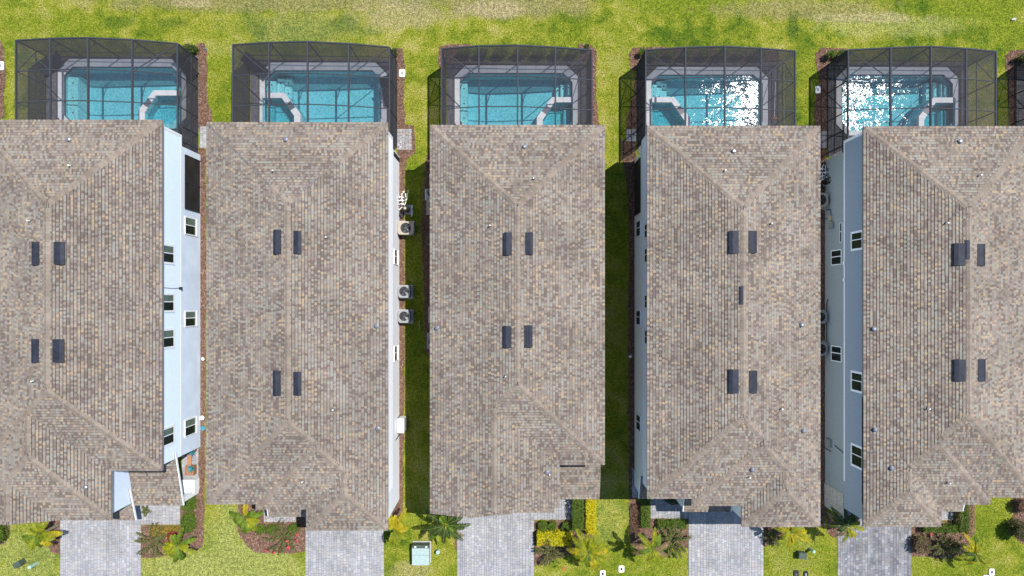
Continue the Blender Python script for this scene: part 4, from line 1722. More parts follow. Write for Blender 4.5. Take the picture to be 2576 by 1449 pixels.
def palm(label, px, py, h, fronds, wid=.26, spear=True):
    """fronds: list of (bearing deg, length in image pixels, material key, droop)"""
    c = W(px, py, h)
    root = thing("palm", label, "palm", (c.x, c.y, 0), "young garden palms")
    b = MB()
    n = 7
    b.tube([(c.x + .02 * math.sin(i), c.y, h * .86 * i / n) for i in range(n + 1)], [.10 - .045 * i / n for i in range(n + 1)], 8)
    b.build("trunk", M_TRUNK, root)
    b = MB()
    b.tube([(c.x, c.y, h * .84), (c.x, c.y, h * .95), (c.x, c.y, h + .05)], [.07, .06, .03], 8)
    b.build("crownshaft", LF_PALMG, root)
    mats = {'y': LF_PALMY, 'g': LF_PALMG, 'd': LF_PALMD, 'o': LF_PALMO, 'b': LF_BROWN}
    fronds = fronds + [(d + random.uniform(18, 32), L * random.uniform(.55, .8), k if k != 'b' else 'g', dr * .5) for (d, L, k, dr) in fronds[::2]]
    for (deg, L, key, droop) in fronds:
        me = frond(key, L * 1.08 / S, wid * .92, mats[key], droop, .32)
        o = bpy.data.objects.new("frond", me)
        COL.objects.link(o)
        o.parent = root
        o.location = (0, 0, h + random.uniform(-.12, .04))
        o.rotation_euler = (random.uniform(-.15, .15), random.uniform(-.1, .15), math.radians(deg + random.uniform(-4, 4)))
    if spear:
        b = MB()
        b.tube([(c.x, c.y, h), (c.x + .05, c.y + .03, h + .5)], [.03, .006], 5)
        b.build("spear_leaf", LF_PALMY, root)
    return root


palm("yellow green palm left of the first driveway", 97, 1345, 1.9, [(112, 40, 'y', .3), (65, 34, 'y', .3), (215, 50, 'y', .5), (188, 40, 'g', .3), (262, 34, 'g', .4), (5, 54, 'o', .3), (345, 40, 'y', .3), (308, 40, 'o', .5)], .30)
palm("green palm at the corner of the bed by the first driveway", 447, 1372, 1.9, [(70, 44, 'g', .3), (20, 40, 'g', .4), (-25, 46, 'y', .5), (-75, 40, 'g', .5), (255, 52, 'g', .5), (235, 40, 'y', .5), (120, 30, 'y', .3)], .24)
palm("palm with one long frond to the left, before the white house", 618, 1303, 2.0, [(165, 46, 'g', .3), (85, 38, 'o', .1), (262, 44, 'g', .5), (285, 44, 'y', .6), (310, 40, 'y', .5), (225, 34, 'g', .5), (15, 42, 'g', .5), (340, 32, 'o', .5)], .26)
palm("bright yellow green palm right of the second driveway", 990, 1334, 2.0, [(62, 58, 'o', .3), (40, 46, 'y', .3), (5, 36, 'o', .4), (330, 42, 'y', .4), (285, 42, 'y', .5), (255, 40, 'y', .5), (100, 40, 'o', .3), (160, 30, 'd', .6)], .25)
palm("dark green palm with a bright dangling stalk, left of the third driveway", 1121, 1320, 2.7, [(0, 60, 'd', .3), (50, 44, 'd', .4), (100, 40, 'g', .4), (150, 60, 'd', .5), (195, 60, 'd', .5), (228, 62, 'g', .5), (265, 52, 'd', .5), (318, 58, 'd', .5), (300, 50, 'g', .5), (345, 46, 'd', .4), (320, 60, 'b', 1.0)], .24)
palm("large yellow palm at the end of the yellow hedge", 1482, 1388, 2.2, [(62, 52, 'y', .3), (118, 60, 'y', .4), (95, 40, 'y', .2), (178, 54, 'o', .5), (200, 40, 'y', .4), (0, 46, 'o', .4), (335, 46, 'y', .4), (285, 46, 'o', .5), (262, 40, 'g', .6), (30, 40, 'y', .3), (140, 50, 'y', .4), (310, 44, 'y', .5)], .31)
palm("green palm casting a star shaped shadow on the lawn", 1640, 1380, 2.7, [(128, 50, 'y', .3), (85, 52, 'y', .3), (60, 40, 'g', .3), (200, 50, 'b', .6), (165, 50, 'b', .5), (335, 46, 'b', .6), (20, 46, 'b', .5), (262, 36, 'y', .6), (290, 46, 'y', .6), (300, 36, 'g', .5)], .23)
palm("yellow palm half hidden under the pale blue house eave", 1990, 1338, 2.2, [(170, 40, 'y', .3), (150, 44, 'o', .3), (332, 54, 'o', .4), (350, 44, 'y', .4), (268, 44, 'o', .6), (90, 40, 'y', .2), (40, 36, 'y', .3)], .22)
palm("palm half in shade between the last two houses", 2130, 1322, 2.4, [(130, 56, 'd', .4), (95, 44, 'd', .4), (60, 46, 'd', .3), (30, 44, 'd', .4), (345, 52, 'y', .4), (310, 40, 'o', .5), (270, 46, 'y', .6), (240, 36, 'b', .6), (180, 44, 'd', .5), (160, 40, 'b', .5)], .22)  # house shadow painted in: upper fronds get the dark frond colour
palm("yellow green palm at the tip of the fifth mulch bed", 2456, 1394, 2.0, [(120, 56, 'o', .4), (88, 46, 'g', .3), (60, 46, 'y', .4), (195, 46, 'y', .5), (222, 30, 'g', .5), (255, 36, 'o', .6), (300, 50, 'y', .5), (335, 52, 'y', .4), (150, 40, 'd', .4)], .20)
# the bright flower stalk on the dark palm
c = W(1121, 1316, 2.75)
pp = [o for o in COL.objects if o.get('label', '').startswith("dark green palm")][0]
b = MB()
q = W(1123, 1376, 1.9)
b.tube([c, c.lerp(q, .3) + Vector((0, 0, .25)), c.lerp(q, .7) + Vector((0, 0, .12)), q], [.02, .07, .085, .02], 6)
b.build("flower_stalk", LF_PALMY, pp)


def leaf_cloud(mb, pts, size, rng, up=.5, mi=0):
    for p in pts:
        a = rng.uniform(0, 2 * math.pi)
        s = size * rng.uniform(.6, 1.3)
        n = Vector((rng.gauss(0, .5), rng.gauss(0, .5), up + rng.random())).normalized()
        u = n.orthogonal().normalized()
        u = (Matrix.Rotation(a, 3, n) @ u)
        v = n.cross(u)
        p = Vector(p)
        mb.add([p - u * s, p - v * s * .45, p + u * s + n * s * .1, p + v * s * .45], [(0, 1, 2, 3)], mi)


def bush(name, label, cat, x0, y0, x1, y1, h, m, size=.05, dens=1.0, group=None, round_=False, m2=None, seed=1, hand=False):
    """clipped or loose mass of leaves on woody stems; the rectangle is its outline near the top"""
    rng = random.Random(seed + int(x0))
    a, b_ = W(x0, y1, h * .7), W(x1, y0, h * .7)
    cx, cy = (a.x + b_.x) / 2, (a.y + b_.y) / 2
    rx, ry = abs(b_.x - a.x) / 2, abs(b_.y - a.y) / 2
    root = thing(name, label, cat, (cx, cy, 0), group)
    st = MB()
    k = max(3, int(4 * rx * ry * 4))
    for i in range(min(k, 14)):
        px, py = cx + rng.uniform(-.7, .7) * rx, cy + rng.uniform(-.7, .7) * ry
        st.tube([(px, py, 0), (px + rng.uniform(-.05, .05), py + rng.uniform(-.05, .05), h * .8)], [.018, .008], 4)
    st.build("stem", M_STEM, root)
    lf = MB()
    n = int(dens * 1500 * max(.12, rx * ry * 4) * (1 if h < .9 else 1.3)) + 120
    pts = []
    lumps = [(rng.uniform(-1, 1), rng.uniform(-1, 1), rng.uniform(.08, .3)) for _ in range(7 + int(14 * rx * ry))]
    while len(pts) < n:
        u, v, w = rng.uniform(-1, 1), rng.uniform(-1, 1), rng.random()
        if round_ and u * u + v * v + (max(0, w - .35) * 1.4) ** 2 > 1 + rng.uniform(-.15, .1):
            continue
        zt = h
        for (lu, lv, la) in lumps:
            d = math.hypot((u - lu) * rx, (v - lv) * ry)
            if d < .22:
                zt += la * .22 * (1 - d / .22)
        # most leaves sit on the outer shell
        if rng.random() < .72:
            w = 1 - abs(rng.gauss(0, .10))
            if rng.random() < .35:
                w = rng.random()
                if rng.random() < .5:
                    u = math.copysign(1 - abs(rng.gauss(0, .04)), u)
                else:
                    v = math.copysign(1 - abs(rng.gauss(0, .04)), v)
                if round_:
                    continue
        e = rng.gauss(0, .025)
        pts.append((cx + u * rx + e, cy + v * ry + rng.gauss(0, .025), max(.04, zt * w)))
    leaf_cloud(lf, pts, size, rng, .5)
    mats = [m, m2] if m2 else [m]
    if m2:
        lf.m = [1 if rng.random() < .3 else 0 for _ in lf.m]
    o = lf.build("foliage", mats, root)
    return root


HG = "clipped hedges"
SB = "garden shrubs"
bush("hedge", "upper of two green hedges beside the light blue house path", "hedge", 460, 1244, 494, 1286, .55, LF_GREEN, group=HG, round_=True)
bush("hedge", "lower of two green hedges beside the light blue house path", "hedge", 457, 1287, 494, 1339, .6, LF_GREEN, group=HG, round_=True)
bush("shrub", "amber leaved shrub row below the light blue house path", "shrub", 380, 1326, 448, 1347, .45, LF_AMBER, .06, .8, SB)
bush("shrub", "dark red spiky shrub in the light blue house bed", "shrub", 424, 1335, 452, 1362, .6, LF_RUST, .09, .6, SB, True)
bush("shrub", "yellow green shrub between red shrub and green palm", "shrub", 412, 1362, 434, 1392, .5, LF_PALMY, .07, .7, SB, True)
bush("shrub", "small green shrub at the lower left edge", "shrub", -22, 1322, 14, 1366, .7, LF_GREEN, .06, .8, SB, True)
bush("shrub", "green shrub tucked beside the palm with the long frond", "shrub", 632, 1290, 650, 1320, .5, LF_GREEN, .06, .9, SB, True)
bush("shrub", "leftmost of three round shrubs in the curved bed", "shrub", 644, 1318, 667, 1342, .5, LF_GREEN, .06, .9, SB, True)
bush("shrub", "middle of three round shrubs in the curved bed", "shrub", 669, 1319, 700, 1343, .5, LF_GREEN, .06, .9, SB, True)
bush("shrub", "rightmost of three round shrubs in the curved bed", "shrub", 727, 1318, 752, 1342, .5, LF_GREEN, .06, .9, SB, True)
bush("hedge", "tall green hedge beside the middle house path", "hedge", 1440, 1248, 1467, 1330, 1.0, LF_GREEN, .05, 1.0, HG)
bush("hedge", "bright yellow hedge running away from the middle house", "hedge", 1474, 1246, 1498, 1342, .75, LF_YELLOW, .055, 1.1, HG, m2=None)
bush("hedge", "bright yellow hedge lying across the middle house bed", "hedge", 1352, 1337, 1438, 1371, .7, LF_YELLOW, .065, 1.0, HG, m2=LF_PALMY)
bush("shrub", "left of three green shrubs above the yellow hedge", "shrub", 1353, 1310, 1378, 1335, .5, LF_GREEN, .05, .9, SB, True)
bush("shrub", "middle of three green shrubs above the yellow hedge", "shrub", 1380, 1310, 1400, 1333, .5, LF_GREEN, .05, .9, SB, True)
bush("shrub", "right of three green shrubs above the yellow hedge", "shrub", 1412, 1312, 1446, 1340, .5, LF_GREEN, .05, .9, SB, True, m2=LF_DARK)
bush("hedge", "narrow green hedge left of the pale blue house path", "hedge", 1613, 1256, 1635, 1326, .6, LF_GREEN, .05, 1.0, HG)
bush("hedge", "short green hedge below the pale blue house path", "hedge", 1654, 1308, 1725, 1329, .5, LF_GREEN, .05, 1.0, HG)
bush("shrub", "dark plant in the shade under the pale blue house eave", "shrub", 1672, 1238, 1714, 1268, .6, LF_DARK, .05, .8, SB, True)
bush("shrub", "reddish low shrub on the mulch left of the narrow hedge", "shrub", 1586, 1268, 1610, 1350, .16, LF_PURP, .05, .45, SB)
bush("hedge", "green hedge below the slate house front corner", "hedge", 2322, 1320, 2418, 1338, .65, LF_GREEN, .05, 1.1, HG)
bush("hedge", "dark green hedge right of the slate house porch", "hedge", 2410, 1262, 2433, 1336, .8, LF_GREEN, .05, 1.1, HG, m2=LF_DARK)
bush("shrub", "dry brown shrub beside the slate house hedge", "shrub", 2434, 1272, 2452, 1345, .3, LF_BROWN, .05, .6, SB)
bush("shrub", "dark round shrub on the right edge casting a long shadow", "shrub", 2548, 1312, 2592, 1358, 1.3, LF_DARK, .06, .9, SB, True, m2=LF_PURP)
bush("shrub", "brown shrub at the top of the right edge bed", "shrub", 2556, 1256, 2600, 1290, .8, LF_PURP, .06, .8, SB, True)
bush("shrub", "dark maroon shrub beside the fifth driveway", "shrub", 2298, 1346, 2338, 1392, .8, LF_PURP, .06, .55, SB, True, m2=LF_OLIVE)
bush("shrub", "dark green bush at the corner of the first pool enclosure", "shrub", 458, 112, 498, 134, .6, LF_DARK, .05, 1.1, SB, True, m2=LF_GREEN)
bush("shrub", "small dark bush beside the second pool enclosure", "shrub", 986, 123, 999, 142, .6, LF_DARK, .05, 1.1, SB, True)
bush("shrub", "tiny dark bush behind the third pool enclosure", "shrub", 1469, 114, 1481, 124, .5, LF_DARK, .05, 1.2, SB, True)
bush("shrub", "small bush by the corner of the fourth pool enclosure", "shrub", 1607, 124, 1622, 138, .6, LF_GREEN, .05, 1.1, SB, True)
bush("shrub", "left of two bushes by the fifth pool enclosure", "shrub", 2080, 128, 2102, 144, .7, LF_GREEN, .05, 1.1, SB, True)
bush("shrub", "right of two bushes by the fifth pool enclosure", "shrub", 2103, 128, 2136, 146, .7, LF_DARK, .05, 1.1, SB, True, m2=LF_GREEN)
bush("shrub", "dark bush by the enclosure at the right edge", "shrub", 2562, 134, 2600, 152, .8, LF_DARK, .05, 1.1, SB, True, m2=LF_GREEN)
for i, (x0, x1) in enumerate(((1148, 1186), (1192, 1232), (1240, 1280), (1290, 1330), (1338, 1376), (1384, 1420), (1426, 1458))):
    pos = ["first", "second", "third", "fourth", "fifth", "sixth", "last"][i]
    bush("shrub", pos + " yellowish shrub from the left, seen through the middle enclosure", "shrub", x0, 123 + i % 2, x1, 142 - i % 2, .7, LF_GREEN, .05, .8, "shrub row behind the middle enclosure", True, m2=LF_PALMY)
for i, (x0, x1) in enumerate(((1630, 1662), (1668, 1704), (1712, 1746), (1756, 1790), (1798, 1834), (1842, 1880), (1888, 1930))):
    pos = ["first", "second", "third", "fourth", "fifth", "sixth", "last"][i]
    bush("shrub", pos + " yellowish shrub from the left, seen through the fourth enclosure", "shrub", x0, 127 + i % 2, x1, 146 - i % 2, .7, LF_GREEN, .05, .8, "shrub row behind the fourth enclosure", True, m2=LF_PALMY)


def sprawl(label, px, py, h, reach, n, m, flowers=0, seed=3, spread=(0, 360), leaf=.05):
    """arching leafy canes from one root"""
    rng = random.Random(seed)
    c = W(px, py, .3)
    root = thing("arching_shrub", label, "shrub", (c.x, c.y, 0), "arching cane shrubs")
    tips = []
    for i in range(n):
        a = math.radians(spread[0] + (spread[1] - spread[0]) * (i + rng.random() * .6) / n)
        L = reach / S * rng.uniform(.6, 1.1)
        hh = h * rng.uniform(.6, 1.1)
        bend = rng.uniform(-.5, .5)
        pts = []
        for k in range(8):
            t = k / 7
            aa = a + bend * t
            pts.append(Vector((c.x + L * t * math.cos(aa), c.y + L * t * math.sin(aa), .03 + hh * math.sin(min(1.0, t * 1.1) * 2.0) * (1 - .2 * t))))
        b = MB()
        b.tube(pts, [.022 - .014 * k / 7 for k in range(8)], 4, 0)
        lp = []
        for k in range(int(60 * L) + 30):
            t = rng.uniform(.15, 1) * 7
            j = min(int(t), 6)
            p = pts[j].lerp(pts[j + 1], t - j)
            lp.append(p + Vector((rng.gauss(0, .035), rng.gauss(0, .035), rng.gauss(0, .03))))
        leaf_cloud(b, lp, leaf, rng, .3, 1)
        b.build("cane", [M_STEM, m], root)
        tips.append(pts[-1])
    for i in range(flowers):
        p = rng.choice(tips) if i < flowers / 2 else c + Vector((rng.uniform(.2, .9), rng.uniform(-.7, .1), h))
        b = MB()
        lp = [p + Vector((rng.gauss(0, .045), rng.gauss(0, .045), rng.gauss(.04, .02))) for _ in range(16)]
        leaf_cloud(b, lp, .045, rng, .8)
        b.build("flower", M_PETAL, root)
    return root


sprawl("olive arching shrub reaching over the first driveway", 392, 1362, .8, 46, 20, LF_OLIVE, seed=4)
sprawl("olive star shaped shrub with red flowers before the white house", 716, 1352, .8, 46, 22, LF_OLIVE, 7, seed=5)
sprawl("loose green shrub at the lower corner of the middle house bed", 1384, 1388, .9, 38, 16, LF_OLIVE, 2, seed=6)
sprawl("large olive shrub in the bed left of the fourth driveway", 1690, 1358, .9, 46, 22, LF_OLIVE, seed=8, leaf=.07)
sprawl("sparse green shrub with one red flower in the slate house bed", 2364, 1366, 1.2, 42, 18, LF_OLIVE, 1, seed=9)
sprawl("bluish grassy plant beside the sparse shrub of the slate house bed", 2405, 1380, .5, 22, 14, LF_DARK, seed=10)
sprawl("grassy plant under the pale blue house corner palm", 1942, 1350, .6, 24, 16, LF_OLIVE, seed=11)
sprawl("low olive plant on the lower roof edge path of the light blue house", 366, 1285, .4, 14, 8, LF_OLIVE, seed=12)


# ------------------------------------------------------------------ mechanical units
def condenser(label, x0, y0, x1, y1, h, body, pad_r=None, group="air conditioners beside the houses", fan=.40):
    a, b_ = W(x0, y1, h), W(x1, y0, h)
    cx, cy = (a.x + b_.x) / 2, (a.y + b_.y) / 2
    rx, ry = (b_.x - a.x) / 2, (b_.y - a.y) / 2
    root = thing("air_conditioner", label, "air conditioner", (cx, cy, 0), group)
    p = R(*pad_r) if pad_r else (cx - rx - .1, cx + rx + .14, cy - ry - .08, cy + ry + .08)
    m = MB()
    m.box(p[0], p[1], p[2], p[3], 0, .09)
    m.build("concrete_pad", M_CONC, root)
    c = .10

    def oct_(rx, ry, c):
        return [(cx - rx + c, cy - ry), (cx + rx - c, cy - ry), (cx + rx, cy - ry + c), (cx + rx, cy + ry - c), (cx + rx - c, cy + ry), (cx - rx + c, cy + ry), (cx - rx, cy + ry - c), (cx - rx, cy - ry + c)]
    m = MB()
    m.prism(oct_(rx * .97, ry * .97, c), .09, h - .14, sides=True)
    for i in range(10):
        z = .14 + i * (h - .26) / 10
        m.prism(oct_(rx * .985, ry * .985, c), z, z + .03)
    m.build("casing", body, root)
    # lid with a round opening
    r = min(rx, ry) * fan * 2
    n = 32
    m = MB()
    sq = []
    o8 = oct_(rx, ry, c * 1.1)
    for i in range(n):
        t = 2 * math.pi * i / n
        dx, dy = math.cos(t), math.sin(t)
        k = min(rx / max(abs(dx), 1e-6), ry / max(abs(dy), 1e-6))
        k = min(k, (rx + ry - c * 1.1) / (abs(dx) + abs(dy)))
        sq.append((cx + dx * k, cy + dy * k))
    ci = [(cx + r * math.cos(2 * math.pi * i / n), cy + r * math.sin(2 * math.pi * i / n)) for i in range(n)]
    for i in range(n):
        j = (i + 1) % n
        m.quad((*sq[i], h), (*sq[j], h), (*ci[j], h), (*ci[i], h))
        m.quad((*sq[i], h - .15), (*sq[j], h - .15), (*sq[j], h), (*sq[i], h))
        m.quad((*ci[i], h), (*ci[j], h), (*ci[j], h - .12), (*ci[i], h - .12))
    m.build("lid", body, root)
    m = MB()
    m.cyl(cx, cy, h - .13, h - .12, r, n, 0)
    m.build("fan_well", M_FANB, root)
    for i in range(5):
        t = 2 * math.pi * i / 5 + .4
        m = MB()
        vs = []
        for (rr, da, z) in ((.1, -.25, .03), (.1, .35, 0), (.95, .55, -.01), (.95, -.1, .045)):
            vs.append((cx + r * rr * math.cos(t + da), cy + r * rr * math.sin(t + da), h - .08 + z))
        m.add(vs + [(v[0], v[1], v[2] - .006) for v in vs], [(0, 1, 2, 3), (7, 6, 5, 4), (0, 4, 5, 1), (1, 5, 6, 2), (2, 6, 7, 3), (3, 7, 4, 0)])
        m.build("fan_blade", M_FAN, root)
    m = MB()
    m.cyl(cx, cy, h - .07, h - .03, r * .2, 12)
    m.build("hub", body, root)
    m = MB()
    for k in (.35, .55, .75, .93):
        m.tube([(cx + r * k * math.cos(2 * math.pi * i / 24), cy + r * k * math.sin(2 * math.pi * i / 24), h - .01) for i in range(25)], .004, 3)
    for i in range(8):
        t = math.pi * i / 8
        m.tube([(cx - r * math.cos(t), cy - r * math.sin(t), h - .008), (cx + r * math.cos(t), cy + r * math.sin(t), h - .008)], .004, 3)
    m.build("guard", M_FANB, root)
    return root


condenser("tan pool heater with a black fan beside the white house", 1000, 557, 1041, 590, .85, M_ACT, (1003, 556, 1043, 592), "pool heaters beside the houses", .40)
condenser("upper of two grey air conditioners beside the white house", 1001, 717, 1031, 749, .75, M_ACG, (1002, 717, 1040, 752))
condenser("lower of two grey air conditioners beside the white house", 1001, 779, 1031, 812, .75, M_ACG, (1002, 778, 1040, 814))
condenser("tan pool heater peeking out left of the middle house", 1073, 498, 1112, 533, .85, M_ACT, None, "pool heaters beside the houses", .40)
condenser("upper of two grey units peeking out left of the middle house", 1078, 776, 1108, 810, .75, M_ACG)
condenser("lower of two grey units peeking out left of the middle house", 1075, 842, 1106, 876, .75, M_ACG)
condenser("shaded tan pool heater between the last two houses", 2046, 485, 2084, 520, .85, M_ACT, None, "pool heaters beside the houses", .40)
condenser("upper of two shaded units between the last two houses", 2050, 783, 2081, 812, .75, M_ACG)
condenser("lower of two shaded units between the last two houses", 2050, 862, 2082, 894, .75, M_ACG)


def pool_plant(label, ox, oy, flip=1):
    """pump, filter and white pipework on a slab"""
    c = G(ox, oy)
    root = thing("pool_equipment", label, "pool equipment", (c[0], c[1], 0), "pool equipment sets")
    q = lambda dx, dy, z: (c[0] + flip * dx / S, c[1] - dy / S, z)
    m = MB()
    a, b_ = q(2, 6, 0), q(24, 30, 0)
    m.box(min(a[0], b_[0]), max(a[0], b_[0]), min(a[1], b_[1]), max(a[1], b_[1]), 0, .08)
    m.build("concrete_pad", M_CONC, root)
    m = MB()
    p = q(8, 18, 0)
    m.cyl(p[0], p[1], .08, .75, .20, 16)
    m.cyl(p[0], p[1], .75, .86, .20, 16, 0, .08)
    m.build("filter_tank", M_BLACK, root)
    m = MB()
    m.cyl(p[0], p[1], .861, .91, .09, 12)
    m.build("filter_cap", M_ACT, root)
    m = MB()
    p = q(-5, 30, 0)
    m.cyl(p[0], p[1], .0, .30, .11, 12)
    m.beam(q(-5, 26, .2), q(-2, 38, .2), .16, .18)
    m.build("pump", M_BLACK, root)
    pipes = [[q(20, 8, .3), q(22, 8, .3), q(22, 34, .3), q(18, 36, .3)], [q(2, -24, .35), q(-3, -20, .35), q(-3, -6, .35), q(-3, 12, .3)],
             [q(-8, -12, .45), q(8, -10, .45)], [q(-12, -2, .5), q(10, -4, .5), q(12, -30, .2)], [q(6, -22, .25), q(7, -2, .25), q(4, 12, .6)],
             [q(-14, 8, .3), q(-6, 6, .55), q(4, 6, .55)], [q(-10, 20, .3), q(-4, 14, .4), q(0, 14, .4)]]
    for pts in pipes:
        m = MB()
        m.tube(pts, .026, 8)
        m.build("pipe", M_PVC, root)
    for (dx, dy, z) in ((-8, -12, .48), (-3, -6, .42), (6, -10, .5), (-12, 8, .36), (2, 6, .6), (0, -2, .53), (2, -25, .4)):
        m = MB()
        p = q(dx, dy, z)
        m.cyl(p[0], p[1], z - .06, z + .05, .055, 10)
        m.build("valve", random.choice([M_PVC, M_BLACK, M_PVC]), root)
    return root


pool_plant("white pool pipework and black filter beside the white house", 1016, 510)
pool_plant("shaded pool pipework between the last two houses", 2066, 440)
pool_plant("white pipe ends peeking out left of the middle house", 1094, 470, -1)
# long white cabinet on the white house wall
c = W(1002, 1088, .9)
root = thing("utility_cabinet", "white utility cabinet standing against the white house wall", "cabinet", (c.x + .2, c.y + .4, 0))
m = MB()
x0 = H2.xr + .06
m.box(x0, x0 + .38, wy(1088, .9), wy(1052, .9), .05, 1.1)
m.build("cabinet_body", M_WHITE, root)
m = MB()
m.box(x0 + .3, x0 + .42, wy(1086, .9), wy(1054, .9), .2, .9)
m.build("cabinet_door", M_ACG, root)
m = MB()
m.tube([(x0 + .03, wy(1092, .5), .02), (x0 + .03, wy(1096, .5), 1.2), (x0 - .06, wy(1100, .5), 1.5)], .02, 5)
m.tube([(x0 + .02, wy(1046, .5), .02), (x0 + .02, wy(1048, .5), .9)], .02, 5)
m.build("pipe", M_BLACK, root)


# ------------------------------------------------------------------ street side bits
def pedestal_box(label, bx, by, w, d, h, m, rot=0):
    c = G(bx, by)
    root = thing("utility_pedestal", label, "utility box", (c[0], c[1], 0), "utility pedestals on the lawns")
    root.rotation_euler.z = rot
    mb = MB()
    mb.prism([(c[0] - w, c[1] - d), (c[0] + w, c[1] - d), (c[0] + w * .95, c[1] + d), (c[0] - w * .95, c[1] + d)], 0, h - .05)
    o = mb.build("box", m, root)
    mb = MB()
    mb.prism([(c[0] - w * 1.08, c[1] - d * 1.08), (c[0] + w * 1.08, c[1] - d * 1.08), (c[0] + w * 1.08, c[1] + d * 1.08), (c[0] - w * 1.08, c[1] + d * 1.08)], h - .0499, h)
    mb.build("lid", m, root)
    return root


def pedestal_post(label, bx, by, r, h):
    c = G(bx, by)
    root = thing("utility_post", label, "utility post", (c[0], c[1], 0), "round utility posts on the lawns")
    mb = MB()
    mb.cyl(c[0], c[1], 0, h * .86, r * .92, 16)
    mb.build("post", M_PCYL, root)
    mb = MB()
    mb.cyl(c[0], c[1], h * .861, h * .96, r, 16)
    mb.cyl(c[0], c[1], h * .9601, h, r, 16, 0, r * .7)
    mb.build("cap", M_PCYL, root)
    return root


pedestal_box("dark green utility box on the lawn left of the first driveway", 57, 1413, .22, .16, .55, M_DGREEN, .5)
pedestal_post("pale green round post on the lawn left of the first driveway", 93, 1417, .11, .75)
pedestal_box("dark green utility box between the last two driveways", 2012, 1392, .22, .18, .5, M_DGREEN, -.1)
pedestal_post("pale green round post between the last two driveways", 2038, 1380, .10, .62)
pedestal_post("pale green round post beside the green transformer", 1103, 1384, .12, .45)
# pad mounted transformer
c = G(1064, 1390)
root = thing("transformer", "pale green pad transformer on the lawn between driveways", "transformer", (c[0], c[1], 0))
q = R(1041, 1363, 1082, 1412)
m = MB()
m.box(q[0] - .06, q[1] + .06, q[2] - .06, q[3] + .06, 0, .06)
m.build("concrete_pad", M_CONC, root)
m = MB()
m.box(q[0], q[1], q[2], q[3], .061, .62)
m.build("cabinet", M_DGREEN, root)
m = MB()
ym = (q[2] + q[3]) / 2
m.add([(q[0] - .02, q[2] - .02, .62), (q[1] + .02, q[2] - .02, .62), (q[1] + .02, q[3] - .17, .70), (q[0] - .02, q[3] - .17, .70),
       (q[0] - .02, q[2] - .02, .56), (q[1] + .02, q[2] - .02, .56), (q[1] + .02, q[3] - .17, .56), (q[0] - .02, q[3] - .17, .56)],
      [(0, 1, 2, 3), (0, 4, 5, 1), (1, 5, 6, 2), (2, 6, 7, 3), (3, 7, 4, 0)])
m.build("hood", M_PGREEN, root)
m = MB()
m.box(q[0] - .02, q[1] + .02, q[3] - .168, q[3] + .02, .5, .66)
m.build("hinge_cover", M_DGREEN, root)
m = MB()
m.box(q[0] - .021, q[1] + .021, ym - .006, ym + .006, .66, .672)
m.build("seam", M_DGREEN, root)
for xx in (q[0] + .12, q[1] - .22):
    m = MB()
    m.box(xx, xx + .12, q[3] - .13, q[3] - .06, .661, .668)
    m.build("tag", M_WHITE, root)


def meter_box(label, x0, y0, x1, y1, m, lid_m, group):
    q = R(x0, y0, x1, y1)
    root = thing("valve_box", label, "valve box", ((q[0] + q[1]) / 2, (q[2] + q[3]) / 2, 0), group)
    c = .05
    poly = [(q[0] + c, q[2]), (q[1] - c, q[2]), (q[1], q[2] + c), (q[1], q[3] - c), (q[1] - c, q[3]), (q[0] + c, q[3]), (q[0], q[3] - c), (q[0], q[2] + c)]
    b = MB()
    b.prism(poly, 0, .07)
    b.build("frame", m, root)
    cx, cy = (q[0] + q[1]) / 2, (q[2] + q[3]) / 2
    w, d = (q[1] - q[0]) * .17, (q[3] - q[2]) * .2
    b = MB()
    b.box(cx - w, cx + w, cy - d, cy + d, .0701, .078)
    b.build("lid", lid_m, root)
    return root


WB = "white valve boxes in the ground"
meter_box("white valve box on the mulch by the second pool enclosure", 1004.5, 175, 1019.5, 194, M_PVC, M_ACG, WB)
meter_box("white valve box at the upper left edge", -7, 155, 11, 177, M_PVC, M_ACG, WB)
meter_box("white valve box in shade left of the fifth pool enclosure", 2050, 217, 2063, 235, M_PVC, M_ACG, WB)
meter_box("lower of two white valve boxes on the lawn below the yellow palm", 1509, 1434, 1523, 1452, M_PVC, M_BLACK, WB)
meter_box("upper of two white valve boxes on the lawn below the star shadow palm", 1556, 1422, 1570, 1439, M_PVC, M_BLACK, WB)
meter_box("white valve box on the lawn at the lower right", 2487, 1430, 2500, 1447, M_PVC, M_BLACK, WB)
meter_box("white valve box cut off by the bottom edge at lower right", 2472, 1446, 2487, 1463, M_PVC, M_BLACK, WB)
DB = "black valve boxes in the lawn"
meter_box("left of two black valve boxes at the bottom of the lawn", 1996, 1434, 2008, 1456, M_BLACK, M_DGREEN, DB)
meter_box("right of two black valve boxes at the bottom of the lawn", 2021, 1436, 2032, 1454, M_BLACK, M_ACG, DB)
for (lab, px, py, r, m) in (("small white drain cap on the mulch by the light blue house", 511, 903, .085, M_PVC), ("round white cleanout lid on the mulch by the light blue house", 509, 1051, .12, M_PVC),
                            ("round teal lid on the mulch by the light blue house", 511, 1077, .13, M_TEAL), ("pale round cap in the shaded strip by the pale blue house", 1585, 897, .08, M_PVC)):
    c = G(px, py)
    b = MB()
    b.cyl(c[0], c[1], 0, .06, r * 1.15, 14)
    b.cyl(c[0], c[1], .0601, .09, r, 14)
    o = b.build("ground_cap", m)
    tag(o, lab, "ground cap")
